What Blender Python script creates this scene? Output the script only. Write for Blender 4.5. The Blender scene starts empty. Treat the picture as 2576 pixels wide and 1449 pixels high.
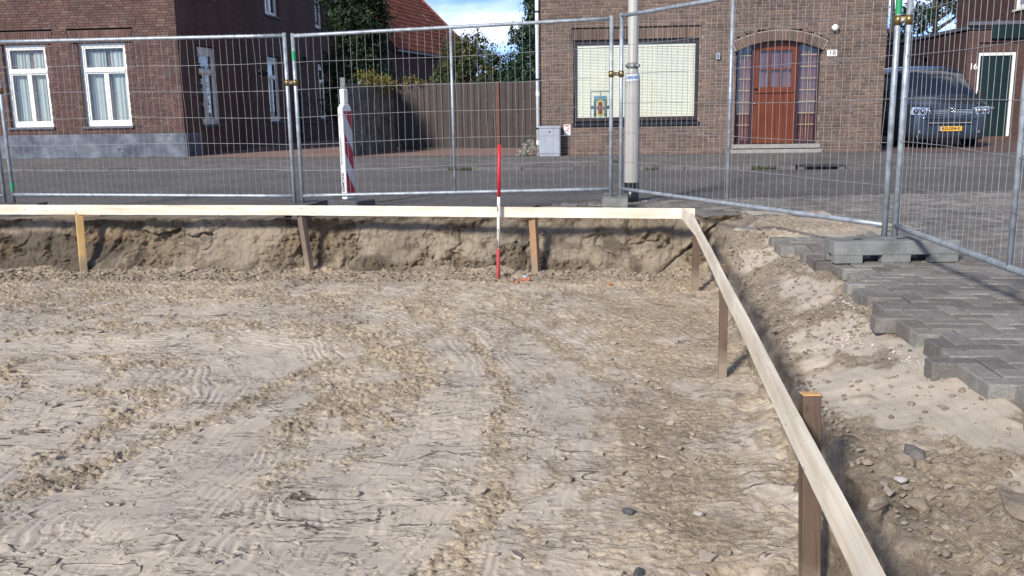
import bpy, math, random
import numpy as np
from mathutils import Vector, Matrix
R = math.radians
random.seed(11)
scene = bpy.context.scene
col = scene.collection

# ------------------------------------------------------------------ camera
CAMZ = 1.13
F, PITCH, ROLL, YAW = 2285.0, math.atan(0.2), R(0.95), R(5.4)
fw = np.array([-math.sin(YAW)*math.cos(PITCH), math.cos(YAW)*math.cos(PITCH), -math.sin(PITCH)])
rr = np.array([math.cos(YAW), math.sin(YAW), 0.0]); uu = np.cross(rr, fw)
r2 = math.cos(ROLL)*rr - math.sin(ROLL)*uu; u2 = math.sin(ROLL)*rr + math.cos(ROLL)*uu
cd = bpy.data.cameras.new('camera'); cam = bpy.data.objects.new('camera', cd); col.objects.link(cam)
cd.sensor_fit = 'HORIZONTAL'; cd.sensor_width = 36.0; cd.lens = 36.0*F/2576.0
cd.clip_start = 0.05; cd.clip_end = 2000
M = Matrix([[r2[0], u2[0], -fw[0], 0], [r2[1], u2[1], -fw[1], 0], [r2[2], u2[2], -fw[2], CAMZ], [0, 0, 0, 1]])
cam.matrix_world = M
scene.camera = cam

# ------------------------------------------------------------------ sky, sun, exposure
SUN_AZ, SUN_EL = 28.0, 31.0          # degrees: left of straight behind the viewer, height
world = bpy.data.worlds.new('World'); scene.world = world; world.use_nodes = True
wn, wl = world.node_tree.nodes, world.node_tree.links
bg = wn['Background']
sky = wn.new('ShaderNodeTexSky'); sky.sky_type = 'NISHITA'; sky.sun_disc = False
sky.sun_elevation = R(SUN_EL); sky.sun_rotation = R(180.0 + SUN_AZ)
sky.air_density = 0.4; sky.dust_density = 0.05; sky.ozone_density = 1.0
tc = wn.new('ShaderNodeTexCoord'); mp = wn.new('ShaderNodeMapping'); mp.inputs['Scale'].default_value = (1.0, 1.0, 3.0); mp.inputs['Location'].default_value = (3.3, 0, 3.3)
nz = wn.new('ShaderNodeTexNoise'); nz.inputs['Scale'].default_value = 2.6; nz.inputs['Detail'].default_value = 7; nz.inputs['Roughness'].default_value = 0.55
cr = wn.new('ShaderNodeValToRGB'); cr.color_ramp.elements[0].position = 0.505; cr.color_ramp.elements[1].position = 0.74
mx = wn.new('ShaderNodeMix'); mx.data_type = 'RGBA'
wl.new(tc.outputs['Generated'], mp.inputs['Vector']); wl.new(mp.outputs['Vector'], nz.inputs['Vector'])
wl.new(nz.outputs['Fac'], cr.inputs['Fac']); wl.new(cr.outputs['Color'], mx.inputs[0])
tn = wn.new('ShaderNodeMix'); tn.data_type = 'RGBA'; tn.blend_type = 'MULTIPLY'; tn.inputs[0].default_value = 1.0; tn.inputs[7].default_value = (.58, .66, .84, 1)
wl.new(sky.outputs['Color'], tn.inputs[6]); wl.new(tn.outputs[2], mx.inputs[6]); mx.inputs[7].default_value = (8.4, 8.2, 8.0, 1)
wl.new(mx.outputs[2], bg.inputs['Color']); bg.inputs['Strength'].default_value = 0.118
sd = bpy.data.lights.new('sun', 'SUN'); sun = bpy.data.objects.new('sun', sd); col.objects.link(sun)
sd.energy = 2.45; sd.angle = R(8.0); sd.color = (1.0, 0.955, 0.89)
sdir = Vector((-math.sin(R(SUN_AZ))*math.cos(R(SUN_EL)), -math.cos(R(SUN_AZ))*math.cos(R(SUN_EL)), math.sin(R(SUN_EL))))
sun.rotation_euler = sdir.to_track_quat('Z', 'Y').to_euler(); sun.location = (-8, -12, 14)
scene.view_settings.view_transform = 'Standard'; scene.view_settings.look = 'None'
scene.view_settings.exposure = 1.08; scene.view_settings.gamma = 1.0; scene.view_settings.use_curve_mapping = False
scene.render.engine = 'CYCLES'
scene.cycles.max_bounces = 6; scene.cycles.transparent_max_bounces = 12

# ------------------------------------------------------------------ helpers
class MB:
    def __init__(s): s.v, s.f = [], []
    def add(s, vs, fs):
        o = len(s.v); s.v += [tuple(p) for p in vs]; s.f += [tuple(i+o for i in f) for f in fs]; return s
    def box(s, x0, x1, y0, y1, z0, z1):
        return s.add([(x0,y0,z0),(x1,y0,z0),(x1,y1,z0),(x0,y1,z0),(x0,y0,z1),(x1,y0,z1),(x1,y1,z1),(x0,y1,z1)],
                     [(0,3,2,1),(4,5,6,7),(0,1,5,4),(1,2,6,5),(2,3,7,6),(3,0,4,7)])
    def fbox(s, T, u0, u1, d0, d1, z0, z1):        # box in a wall frame T(u, d, z)
        P = [T(u0,d0,z0),T(u1,d0,z0),T(u1,d1,z0),T(u0,d1,z0),T(u0,d0,z1),T(u1,d0,z1),T(u1,d1,z1),T(u0,d1,z1)]
        return s.add(P, [(0,3,2,1),(4,5,6,7),(0,1,5,4),(1,2,6,5),(2,3,7,6),(3,0,4,7)])
    def quad(s, a, b, c, d): return s.add([a,b,c,d], [(0,1,2,3)])
    def tube(s, pts, r, n=8, cap=True):
        pts = [Vector(p) for p in pts]; m = len(pts)
        rs = r if isinstance(r, (list, tuple)) else [r]*m
        vs, fs = [], []
        ref = None
        for i, p in enumerate(pts):
            t = (pts[min(i+1, m-1)] - pts[max(i-1, 0)]).normalized()
            if ref is None:
                ref = Vector((1,0,0)) if abs(t.x) < .8 else Vector((0,1,0))
            a = (ref - t*ref.dot(t)).normalized(); b = t.cross(a); ref = a
            for k in range(n):
                q = 2*math.pi*k/n
                vs.append(p + (a*math.cos(q) + b*math.sin(q))*rs[i])
        for i in range(m-1):
            for k in range(n):
                fs.append((i*n+k, i*n+(k+1) % n, (i+1)*n+(k+1) % n, (i+1)*n+k))
        if cap:
            fs.append(tuple(range(n))[::-1]); fs.append(tuple(range((m-1)*n, m*n)))
        return s.add(vs, fs)
    def prism(s, poly, fn, d0, d1):                 # poly [(a,b)] -> fn(a,b,d)
        n = len(poly)
        vs = [fn(a, b, d0) for a, b in poly] + [fn(a, b, d1) for a, b in poly]
        fs = [tuple(range(n))[::-1], tuple(range(n, 2*n))] + [(i, (i+1) % n, n+(i+1) % n, n+i) for i in range(n)]
        return s.add(vs, fs)
    def lathe(s, prof, c=(0,0,0), n=16, cap=True):
        m = len(prof); vs, fs = [], []
        for r_, z_ in prof:
            for k in range(n):
                q = 2*math.pi*k/n; vs.append((c[0]+r_*math.cos(q), c[1]+r_*math.sin(q), c[2]+z_))
        for i in range(m-1):
            for k in range(n): fs.append((i*n+k, i*n+(k+1) % n, (i+1)*n+(k+1) % n, (i+1)*n+k))
        if cap: fs.append(tuple(range(n))[::-1]); fs.append(tuple(range((m-1)*n, m*n)))
        return s.add(vs, fs)
    def mesh(s, name):
        me = bpy.data.meshes.new(name); me.from_pydata(s.v, [], s.f); me.validate(); return me
    def build(s, name, m, parent=None, smooth=False, bevel=0.0, loc=None, rot=None):
        return obj(name, s.mesh(name), m, parent, smooth, bevel, loc, rot)

def obj(name, me, m, parent=None, smooth=False, bevel=0.0, loc=None, rot=None):
    o = bpy.data.objects.new(name, me); col.objects.link(o)
    if m is not None and len(me.materials) == 0: me.materials.append(m)
    if smooth: me.shade_smooth()
    if parent is not None: o.parent = parent
    if loc is not None: o.location = loc
    if rot is not None: o.rotation_euler = rot
    if bevel > 0:
        b = o.modifiers.new('bevel', 'BEVEL'); b.width = bevel; b.segments = 2; b.limit_method = 'ANGLE'; b.angle_limit = R(40)
    return o
def tag(o, label, cat, group=None):
    o['label'] = label; o['category'] = cat
    if group: o['group'] = group
    return o
def thing(name, label, cat, loc=(0,0,0), rotz=0.0, group=None):
    o = bpy.data.objects.new(name, None); col.objects.link(o); o.empty_display_size = .2
    o.location = loc; o.rotation_euler = (0, 0, rotz); return tag(o, label, cat, group)
def struct(o): o['kind'] = 'structure'; return o
def stuff(o): o['kind'] = 'stuff'; return o
def frame(O, U, N):
    O, U, N = Vector(O), Vector(U), Vector(N)
    return lambda u, d, z: O + U*u + N*d + Vector((0, 0, z))
def text(body, size, m, parent, T, name='lettering', ext=0.002, shear=0.0, align='CENTER', weight=0.0):
    cu = bpy.data.curves.new('txt', 'FONT'); cu.body = body; cu.size = size; cu.align_x = align; cu.align_y = 'CENTER'
    cu.extrude = ext; cu.shear = shear; cu.offset = weight; cu.resolution_u = 3
    t = bpy.data.objects.new('txt', cu); col.objects.link(t)
    me = bpy.data.meshes.new_from_object(t); bpy.data.objects.remove(t)
    for v in me.vertices: v.co = T(v.co.x, v.co.y, v.co.z)
    me.materials.clear(); return obj(name, me, m, parent)

# ---- numpy noise
_prng = np.random.default_rng(5)
PERM = np.concatenate([_prng.permutation(256)]*3); ANG = _prng.random(256)*2*np.pi
GX, GY = np.cos(ANG), np.sin(ANG); RND = _prng.random((256, 4))
def hsh(i, j, sd=0): return PERM[PERM[(i + sd*37) & 255] + (j & 255)]
def perlin(x, y, sd=0):
    xi = np.floor(x).astype(np.int64); yi = np.floor(y).astype(np.int64); fx = x-xi; fy = y-yi
    u = fx*fx*fx*(fx*(fx*6-15)+10); v = fy*fy*fy*(fy*(fy*6-15)+10)
    def g(a, b):
        h = hsh(xi+a, yi+b, sd); return GX[h]*(fx-a) + GY[h]*(fy-b)
    a = g(0,0); b = g(1,0); c = g(0,1); d = g(1,1)
    return 1.4*((a+(b-a)*u)*(1-v) + (c+(d-c)*u)*v)
def fbm(x, y, o=4, sd=0, gain=.5):
    t = 0; a = 1.0
    for k in range(o):
        t = t + a*perlin(x*2**k, y*2**k, sd+k*3); a *= gain
    return t
def worley(x, y, sd=0, jit=.9):
    xi = np.floor(x).astype(np.int64); yi = np.floor(y).astype(np.int64)
    f1 = np.full(x.shape, 9.0); f2 = np.full(x.shape, 9.0); cid = np.zeros(x.shape, np.int64)
    for a in (-1, 0, 1):
        for b in (-1, 0, 1):
            h = hsh(xi+a, yi+b, sd)
            d = np.hypot(xi+a+.5+jit*(RND[h,0]-.5)-x, yi+b+.5+jit*(RND[h,1]-.5)-y)
            near = d < f1
            f2 = np.where(near, f1, np.minimum(f2, d)); cid = np.where(near, h, cid); f1 = np.where(near, d, f1)
    return f1, f2, cid
def sstep(a, b, x): t = np.clip((x-a)/(b-a), 0, 1); return t*t*(3-2*t)
def grid_mesh(name, P, attrs, m):                    # P (rows, cols, 3)
    nr, nc = P.shape[:2]; n = nr*nc
    me = bpy.data.meshes.new(name)
    me.vertices.add(n); me.vertices.foreach_set('co', P.reshape(-1).astype(np.float32))
    i = np.arange(n).reshape(nr, nc)
    q = np.stack([i[:-1,:-1], i[:-1,1:], i[1:,1:], i[1:,:-1]], -1).reshape(-1, 4)
    nf = len(q)
    me.loops.add(nf*4); me.polygons.add(nf)
    me.loops.foreach_set('vertex_index', q.reshape(-1).astype(np.int32))
    me.polygons.foreach_set('loop_start', (np.arange(nf)*4).astype(np.int32))
    me.update(calc_edges=True)
    for k, a in attrs.items():
        at = me.attributes.new(k, 'FLOAT', 'POINT'); at.data.foreach_set('value', a.reshape(-1).astype(np.float32))
    me.shade_smooth()
    return struct(obj(name, me, m))

# ---- materials
def nodes(name):
    m = bpy.data.materials.new(name); m.use_nodes = True
    n, l = m.node_tree.nodes, m.node_tree.links
    return m, n, l, n['Principled BSDF']
def rgba(c): return (c[0], c[1], c[2], 1)
def setp(p, rough=.7, metal=0.0, spec=.5):
    p.inputs['Roughness'].default_value = rough; p.inputs['Metallic'].default_value = metal; p.inputs['Specular IOR Level'].default_value = spec
def mixc(n, l, fac, a, b, mode='MIX'):
    k = n.new('ShaderNodeMix'); k.data_type = 'RGBA'; k.blend_type = mode
    for s, v in ((k.inputs[0], fac), (k.inputs[6], a), (k.inputs[7], b)):
        if hasattr(v, 'is_linked'): l.new(v, s)
        elif isinstance(v, (int, float)): s.default_value = v
        else: s.default_value = rgba(v)
    return k.outputs[2]
def ramp(n, l, src, stops):
    k = n.new('ShaderNodeValToRGB'); e = k.color_ramp.elements
    while len(e) > len(stops): e.remove(e[-1])
    while len(e) < len(stops): e.new(1)
    for q, (p, c) in zip(e, stops): q.position = p; q.color = rgba(c) if not isinstance(c, (int, float)) else (c, c, c, 1)
    l.new(src, k.inputs[0]); return k.outputs[0]
def noise(n, l, scale, detail=4, rough=.55, vec=None, stretch=None, dist=0.0, coord='pos'):
    if vec is None:
        if coord == 'pos': vec = n.new('ShaderNodeNewGeometry').outputs['Position']
        else: vec = n.new('ShaderNodeTexCoord').outputs['Object']
    if stretch:
        k = n.new('ShaderNodeMapping'); k.inputs['Scale'].default_value = stretch; l.new(vec, k.inputs[0]); vec = k.outputs[0]
    t = n.new('ShaderNodeTexNoise'); t.inputs['Scale'].default_value = scale; t.inputs['Detail'].default_value = detail
    t.inputs['Roughness'].default_value = rough; t.inputs['Distortion'].default_value = dist
    l.new(vec, t.inputs['Vector']); return t.outputs['Fac']
def bump(n, l, p, h, strength=.5, dist=.01):
    b = n.new('ShaderNodeBump'); b.inputs['Strength'].default_value = strength; b.inputs['Distance'].default_value = dist
    l.new(h, b.inputs['Height']); l.new(b.outputs[0], p.inputs['Normal'])
def plain(name, c, rough=.6, metal=0.0, var=.12, scale=6, bmp=0.0, bscale=60, spec=.5, stretch=None):
    m, n, l, p = nodes(name); setp(p, rough, metal, spec)
    f = noise(n, l, scale, 5, .6, stretch=stretch)
    lo = [x*(1-var*1.6) for x in c]; hi = [min(1, x*(1+var)) for x in c]
    l.new(ramp(n, l, f, [(.3, lo), (.7, hi)]), p.inputs['Base Color'])
    if bmp: bump(n, l, p, noise(n, l, bscale, 4), bmp, .01)
    return m
def piece_random(n, l):
    g = n.new('ShaderNodeNewGeometry'); o = n.new('ShaderNodeObjectInfo')
    a = n.new('ShaderNodeMath'); a.operation = 'ADD'; l.new(g.outputs['Random Per Island'], a.inputs[0]); l.new(o.outputs['Random'], a.inputs[1])
    b = n.new('ShaderNodeMath'); b.operation = 'FRACT'; l.new(a.outputs[0], b.inputs[0]); return b.outputs[0]
def pieces(name, stops, rough=.85, scale=30, dirt=.35, bmp=.5, bscale=140, spec=.3, dirtc=None, specks=None):
    m, n, l, p = nodes(name); setp(p, rough, 0, spec)
    c = ramp(n, l, piece_random(n, l), stops)
    f = noise(n, l, scale, 5, .65)
    if dirtc is None: c = mixc(n, l, ramp(n, l, f, [(.3, dirt), (.65, 0)]), c, (.0, .0, .0), 'MIX') if False else mixc(n, l, 1.0, c, ramp(n, l, f, [(.25, 1-dirt), (.75, 1+dirt*.4)]), 'MULTIPLY')
    else: c = mixc(n, l, ramp(n, l, f, [(.45, 0), (.75, dirt)]), c, dirtc)
    big = noise(n, l, .7, 3)
    c = mixc(n, l, 1.0, c, ramp(n, l, big, [(.3, .82), (.7, 1.08)]), 'MULTIPLY')
    stk_ = noise(n, l, 2.2, 4, .6, stretch=(1, 1, .16)); c = mixc(n, l, 1.0, c, ramp(n, l, stk_, [(.3, .80), (.6, 1.06)]), 'MULTIPLY')
    if specks:
        sp = noise(n, l, specks, 3, .7)
        c = mixc(n, l, 1.0, c, ramp(n, l, sp, [(.3, .72), (.5, .97), (.7, 1.35)]), 'MULTIPLY')
    l.new(c, p.inputs['Base Color'])
    bump(n, l, p, noise(n, l, bscale, 4), bmp, .006)
    return m
def wood(name, c1, c2, st, rough=.7, knots=True, c3=None, mud=False):
    m, n, l, p = nodes(name); setp(p, rough, 0, .3)
    g = noise(n, l, 1.0, 6, .6, stretch=st, dist=.6, coord='obj')
    c = ramp(n, l, g, [(.3, c1), (.55, c2), (.8, [x*.85 for x in c2])])
    f2 = noise(n, l, 3.0, 3, .5, coord='obj')
    c = mixc(n, l, 1.0, c, ramp(n, l, f2, [(.3, .85), (.7, 1.1)]), 'MULTIPLY')
    if knots:
        v = n.new('ShaderNodeTexVoronoi'); v.inputs['Scale'].default_value = 1.0
        k = n.new('ShaderNodeMapping'); k.inputs['Scale'].default_value = tuple(7 if s < 10 else 16 for s in st)
        l.new(n.new('ShaderNodeTexCoord').outputs['Object'], k.inputs[0]); l.new(k.outputs[0], v.inputs['Vector'])
        c = mixc(n, l, ramp(n, l, v.outputs['Distance'], [(.05, .8), (.13, 0)]), c, c3 or [x*.4 for x in c2])
    if mud:
        sep = n.new('ShaderNodeSeparateXYZ'); l.new(n.new('ShaderNodeTexCoord').outputs['Object'], sep.inputs[0])
        ad = n.new('ShaderNodeMath'); ad.operation = 'MULTIPLY_ADD'; l.new(noise(n, l, 14, 4, .6, coord='obj'), ad.inputs[0]); ad.inputs[1].default_value = -.16; l.new(sep.outputs[2], ad.inputs[2])
        c = mixc(n, l, ramp(n, l, ad.outputs[0], [(.0, .8), (.12, 0)]), c, (.27,.215,.155))
    l.new(c, p.inputs['Base Color']); bump(n, l, p, g, .3, .004); return m
def glass(name, tint=(.85,.9,.9), refl=.9):
    m, n, l, p = nodes(name); n.remove(p)
    lw = n.new('ShaderNodeLayerWeight'); lw.inputs[0].default_value = .5
    pw = n.new('ShaderNodeMath'); pw.operation = 'POWER'; l.new(lw.outputs['Facing'], pw.inputs[0]); pw.inputs[1].default_value = 4.0
    fr = n.new('ShaderNodeMath'); fr.operation = 'MULTIPLY_ADD'; l.new(pw.outputs[0], fr.inputs[0]); fr.inputs[1].default_value = .9; fr.inputs[2].default_value = .07
    t = n.new('ShaderNodeBsdfTransparent'); t.inputs[0].default_value = rgba(tint)
    g = n.new('ShaderNodeBsdfGlossy'); g.inputs['Roughness'].default_value = .02; g.inputs[0].default_value = (refl, refl, refl, 1)
    k = n.new('ShaderNodeMixShader'); l.new(fr.outputs[0], k.inputs[0]); l.new(t.outputs[0], k.inputs[1]); l.new(g.outputs[0], k.inputs[2])
    l.new(k.outputs[0], n['Material Output'].inputs[0]); return m
def attr(n, name):
    a = n.new('ShaderNodeAttribute'); a.attribute_name = name; return a.outputs['Fac']

# ------------------------------------------------------------------ palette
def soil(name, rough_c, smooth_c, dark_c=(.075,.058,.042), ochre_c=(.34,.20,.085), crust=False):
    m, n, l, p = nodes(name); setp(p, .95, 0, .15)
    g = noise(n, l, 9, 6, .65); fine = noise(n, l, 160, 4, .7); mid = noise(n, l, 38, 5, .65); big = noise(n, l, 1.1, 4, .55)
    a = mixc(n, l, 1.0, smooth_c, ramp(n, l, big, [(.3, (.86,.86,.88)), (.7, (1.08,1.06,1.03))]), 'MULTIPLY')
    a = mixc(n, l, 1.0, a, ramp(n, l, g, [(.25, .86), (.75, 1.1)]), 'MULTIPLY')
    b = mixc(n, l, 1.0, rough_c, ramp(n, l, mid, [(.28, .62), (.5, 1.0), (.75, 1.28)]), 'MULTIPLY')
    b = mixc(n, l, 1.0, b, ramp(n, l, big, [(.3, (.80,.80,.82)), (.7, (1.16,1.12,1.05))]), 'MULTIPLY')
    c = mixc(n, l, attr(n, 'rough'), a, b)
    c = mixc(n, l, attr(n, 'dark'), c, dark_c)
    c = mixc(n, l, attr(n, 'ochre'), c, ochre_c)
    c = mixc(n, l, 1.0, c, ramp(n, l, fine, [(.25, .78), (.5, 1.0), (.8, 1.22)]), 'MULTIPLY')
    hx = None
    if crust:                         # hairline tears of the dried crust, across the smears; gap shade painted in
        for k, (st, dist, w, gsc, g0, g1) in enumerate((((2.6, 6.4, 1.0), .9, .016, 1.7, .48, .58), ((5.2, 11.5, 1.0), 1.0, .020, 2.4, .50, .60), ((10.0, 19.0, 1.0), 1.0, .024, 3.3, .53, .62))):
            q = noise(n, l, 1.0, 3.5, .5, stretch=st, dist=dist)
            line = ramp(n, l, q, [(.5-w*1.6, 0), (.5-w*.45, 1), (.5+w*.2, 1), (.5+w*.7, 0)])
            gt = ramp(n, l, noise(n, l, gsc, 3, .6, stretch=(1, 1.3, 7.0+3*k)), [(g0, 0), (g1, 1)])
            f = n.new('ShaderNodeMath'); f.operation = 'MULTIPLY'; l.new(line, f.inputs[0]); l.new(gt, f.inputs[1])
            f2_ = n.new('ShaderNodeMath'); f2_.operation = 'MULTIPLY'; l.new(f.outputs[0], f2_.inputs[0]); l.new(ramp(n, l, attr(n, 'rough'), [(.1, (.9, .8, .55)[k]), (.7, .14)]), f2_.inputs[1])
            c = mixc(n, l, f2_.outputs[0], c, dark_c)
            stp = ramp(n, l, q, [(.5-w*.3, 0), (.5+w*.6, 1), (.5+w*6, .55)])
            hs_ = n.new('ShaderNodeMath'); hs_.operation = 'MULTIPLY'; l.new(stp, hs_.inputs[0]); l.new(gt, hs_.inputs[1])
            if hx is None: hx = hs_.outputs[0]
            else:
                ad_ = n.new('ShaderNodeMath'); ad_.operation = 'MULTIPLY_ADD'; l.new(hs_.outputs[0], ad_.inputs[0]); ad_.inputs[1].default_value = .6; l.new(hx, ad_.inputs[2]); hx = ad_.outputs[0]
    l.new(c, p.inputs['Base Color'])
    s = n.new('ShaderNodeMath'); s.operation = 'MULTIPLY_ADD'; l.new(attr(n, 'rough'), s.inputs[0]); s.inputs[1].default_value = .75; s.inputs[2].default_value = .15
    ad = n.new('ShaderNodeMath'); ad.operation = 'ADD'; l.new(fine, ad.inputs[0]); l.new(mid, ad.inputs[1])
    b_ = n.new('ShaderNodeBump'); b_.inputs['Distance'].default_value = .012 if crust else .02
    l.new(s.outputs[0], b_.inputs['Strength']); l.new(ad.outputs[0], b_.inputs['Height']); l.new(b_.outputs[0], p.inputs['Normal'])
    if hx is not None:
        bb = n.new('ShaderNodeBump'); bb.inputs['Strength'].default_value = .8; bb.inputs['Distance'].default_value = .010
        l.new(hx, bb.inputs['Height']); l.new(b_.outputs[0], bb.inputs['Normal']); l.new(bb.outputs[0], p.inputs['Normal'])
    return m
M_FLOOR = soil('pit_sand', (.455,.375,.275), (.520,.455,.368), (.090,.070,.052), crust=True)
M_WALL = soil('cut_soil', (.265,.215,.152), (.305,.258,.195), (.095,.075,.056), (.30,.205,.115))
M_BANK = soil('bank_sand', (.45,.375,.285), (.51,.448,.36))
M_CLOD = pieces('clod_soil', [(0,(.25,.20,.148)),(.5,(.33,.27,.208)),(1,(.40,.34,.275))], .95, 60, .3, .6, 220, .15)
M_PEBBLE = pieces('white_pebble', [(0,(.42,.38,.34)),(.5,(.60,.56,.52)),(.85,(.50,.40,.34)),(1,(.13,.12,.12))], .6, 60, .12, .1)
M_STONE = pieces('grey_stone', [(0,(.13,.125,.125)),(1,(.24,.21,.18))], .85, 40, .4, .6)
M_NEWWOOD = wood('new_pine', (.62,.52,.37), (.79,.71,.57), (1.2, 45, 22), .65)
M_PEGWOOD = wood('peg_pine', (.26,.15,.075), (.38,.235,.125), (30, 30, 1.5), .75, mud=True)
M_PEGYEL = wood('peg_yellow_pine', (.52,.32,.12), (.66,.43,.18), (30, 30, 1.5), .75, mud=True)
M_PEGOLD = wood('peg_weathered', (.11,.080,.062), (.21,.155,.118), (34, 34, 1.3), .85, mud=True)
M_PEGDARK = wood('peg_brown', (.065,.043,.030), (.13,.086,.058), (34, 34, 1.3), .8, mud=True)
M_ENDWOOD = plain('peg_endgrain', (.62,.36,.15), .8, 0, .2, 40)
M_GALV = plain('galvanised', (.36,.395,.42), .45, .35, .25, 14, .15, 60)
M_GALVW = plain('galvanised_wire', (.30,.305,.305), .55, .3, .2, 9)
M_BRASS = plain('coupler_brass', (.28,.20,.085), .35, .8, .3, 40)
M_GREEN = plain('green_tape', (.02,.28,.10), .5, 0, .1)
M_CONC = plain('cast_concrete', (.21,.21,.197), .9, 0, .22, 7, .5, 60)
M_CONCD = plain('stained_concrete', (.19,.19,.178), .92, 0, .4, 3.0, .4, 40)
M_RUB = plain('recycled_rubber', (.085,.085,.09), .85, 0, .2, 20, .3, 90)
M_ASPH, n, l, p = nodes('asphalt'); setp(p, .9, 0, .25)
f1 = noise(n, l, 95, 3, .75); f2 = noise(n, l, .8, 5, .6); f3 = noise(n, l, 38, 3, .6)
c = ramp(n, l, f1, [(.30, (.055,.052,.050)), (.52, (.118,.113,.108)), (.66, (.24,.23,.215)), (.8, (.42,.405,.38))])
c = mixc(n, l, 1.0, c, ramp(n, l, f2, [(.3, .82), (.7, 1.2)]), 'MULTIPLY'); c = mixc(n, l, 1.0, c, ramp(n, l, f3, [(.3, .62), (.5, .98), (.72, 1.55)]), 'MULTIPLY'); c = mixc(n, l, 1.0, c, ramp(n, l, noise(n, l, 15, 3, .6), [(.3, .72), (.5, 1.0), (.72, 1.35)]), 'MULTIPLY')
f4 = noise(n, l, .35, 5, .65); c = mixc(n, l, ramp(n, l, f4, [(.52, 0), (.68, .35)]), c, (.17,.155,.135))
l.new(c, p.inputs['Base Color']); bump(n, l, p, f1, .6, .008)
M_PAVER = pieces('concrete_paver', [(0,(.175,.163,.147)),(.3,(.245,.232,.21)),(.65,(.30,.285,.255)),(.85,(.195,.178,.16)),(1,(.255,.228,.20))], .88, 22, .30, .7, 190, .25, specks=110)
M_JOINT = plain('joint_sand', (.085,.075,.064), .95, 0, .3, 30, .3)
M_KERB = pieces('kerb_concrete', [(0,(.105,.10,.095)),(1,(.165,.158,.148))], .9, 10, .4, .4, 120)
M_LEFTB = pieces('red_brown_brick', [(0,(.112,.065,.054)),(.3,(.155,.083,.067)),(.55,(.175,.098,.078)),(.78,(.13,.076,.064)),(.92,(.21,.132,.10)),(1,(.12,.095,.08))], .88, 26, .35, .5)
M_LEFTM = plain('grey_mortar', (.155,.125,.105), .95, 0, .25, 20)
M_SIDEB = pieces('shade_lightened_brick', [(0,(.135,.082,.070)),(.5,(.185,.105,.088)),(1,(.155,.096,.082))], .9, 26, .3, .5)  # side-wall copy of the house brick, colour lightened to make up for weak fill light
M_SIDEM = plain('dark_mortar', (.115,.085,.075), .95, 0, .2, 20)  # darker copy of the front mortar for the shaded side wall
M_RIGHTB = pieces('handmade_brown_brick', [(0,(.135,.092,.072)),(.3,(.175,.118,.092)),(.55,(.205,.138,.106)),(.75,(.16,.112,.088)),(.92,(.245,.165,.12)),(1,(.225,.138,.10))], .88, 34, .38, .8, 90)
M_RIGHTM = plain('pale_mortar', (.345,.29,.235), .95, 0, .2, 25, .3)
M_B16 = pieces('dark_purple_brick', [(0,(.080,.042,.040)),(.5,(.125,.062,.055)),(1,(.10,.056,.052))], .9, 26, .3, .4)
M_B16F = pieces('red_front_brick', [(0,(.11,.062,.052)),(.5,(.145,.080,.066)),(1,(.125,.072,.062))], .9, 26, .3, .4)
M_M16 = plain('mortar_sixteen', (.155,.125,.11), .95, 0, .2, 20)
M_WHITE = plain('white_paint', (.84,.82,.76), .45, 0, .05, 5)
M_PVC = plain('white_pvc', (.76,.76,.73), .4, 0, .08, 5)
M_PLINTH, n, l, p = nodes('blue_grey_plinth'); setp(p, .75, 0, .3)
f = noise(n, l, 2.2, 7, .7); f2 = noise(n, l, 9, 5, .7)
c = ramp(n, l, f, [(.33, (.055,.064,.082)), (.5, (.115,.128,.155)), (.66, (.21,.222,.245))]); c = mixc(n, l, ramp(n, l, f2, [(.6, 0), (.72, .5)]), c, (.42,.42,.42))
l.new(c, p.inputs['Base Color'])
M_SILL = plain('bluestone_sill', (.11,.115,.135), .7, 0, .15, 8)
M_GLASS = glass('window_glass', (.97,.98,.97))
M_CURT = plain('net_curtain', (.34,.39,.38), .9, 0, .06, 3)
M_DARKROOM = plain('dark_interior', (.02,.022,.024), .9)  # near-black sheets paint the unlit rooms behind the openings
M_BROWNF = plain('dark_brown_frame', (.032,.021,.018), .45, 0, .15, 4)
M_MAROON = plain('maroon_frame', (.045,.014,.016), .4, 0, .15, 4)
M_BLIND = plain('cream_blind', (.70,.68,.52), .5, 0, .04, 3)
M_DOOR = wood('varnished_door', (.115,.026,.011), (.165,.042,.016), (26, 26, 1.2), .35, knots=False)
M_PURPLE = plain('mauve_curtain', (.125,.046,.052), .9, 0, .25, 7, stretch=(6,6,1))
M_GOLD = plain('gold_came', (.62,.48,.25), .4, .3, .1)
M_STEP = plain('stone_step', (.30,.285,.26), .85, 0, .15, 9)
M_BLACK = plain('black_paint', (.012,.012,.014), .4, 0, .1)
M_BLACKT = plain('black_glazed_tile', (.018,.018,.024), .22, 0, .2)
M_CAB = plain('cabinet_grey', (.32,.345,.38), .5, 0, .08, 4)
M_RED = plain('signal_red', (.55,.018,.03), .5, 0, .1, 20)
M_REDOLD = plain('worn_red', (.46,.055,.06), .7, 0, .3, 26)
M_STAKEW, n, l, p = nodes('flaking_white'); setp(p, .75)
f = noise(n, l, 34, 6, .7, stretch=(1,1,.35)); l.new(ramp(n, l, f, [(.42, (.12,.085,.06)), (.48, (.68,.65,.58)), (1, (.76,.74,.68))]), p.inputs['Base Color'])
M_REDR = plain('red_reflective', (.36,.012,.03), .35, 0, .15, 12)
M_WHITER = plain('white_reflective', (.50,.50,.51), .35, 0, .08, 8)
M_BEACON = plain('beacon_plastic', (.78,.77,.74), .5, 0, .12, 14)
M_POLE = plain('pole_paint', (.44,.42,.375), .45, 0, .07, 2, stretch=(6,6,.5))
M_POLEB = plain('pole_base_black', (.012,.013,.014), .35, 0, .2)
M_SIGNW = plain('sign_white', (.75,.78,.82), .4, 0, .05)
M_BLUE = plain('sign_blue', (.05,.13,.42), .4, 0, .1)
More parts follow.
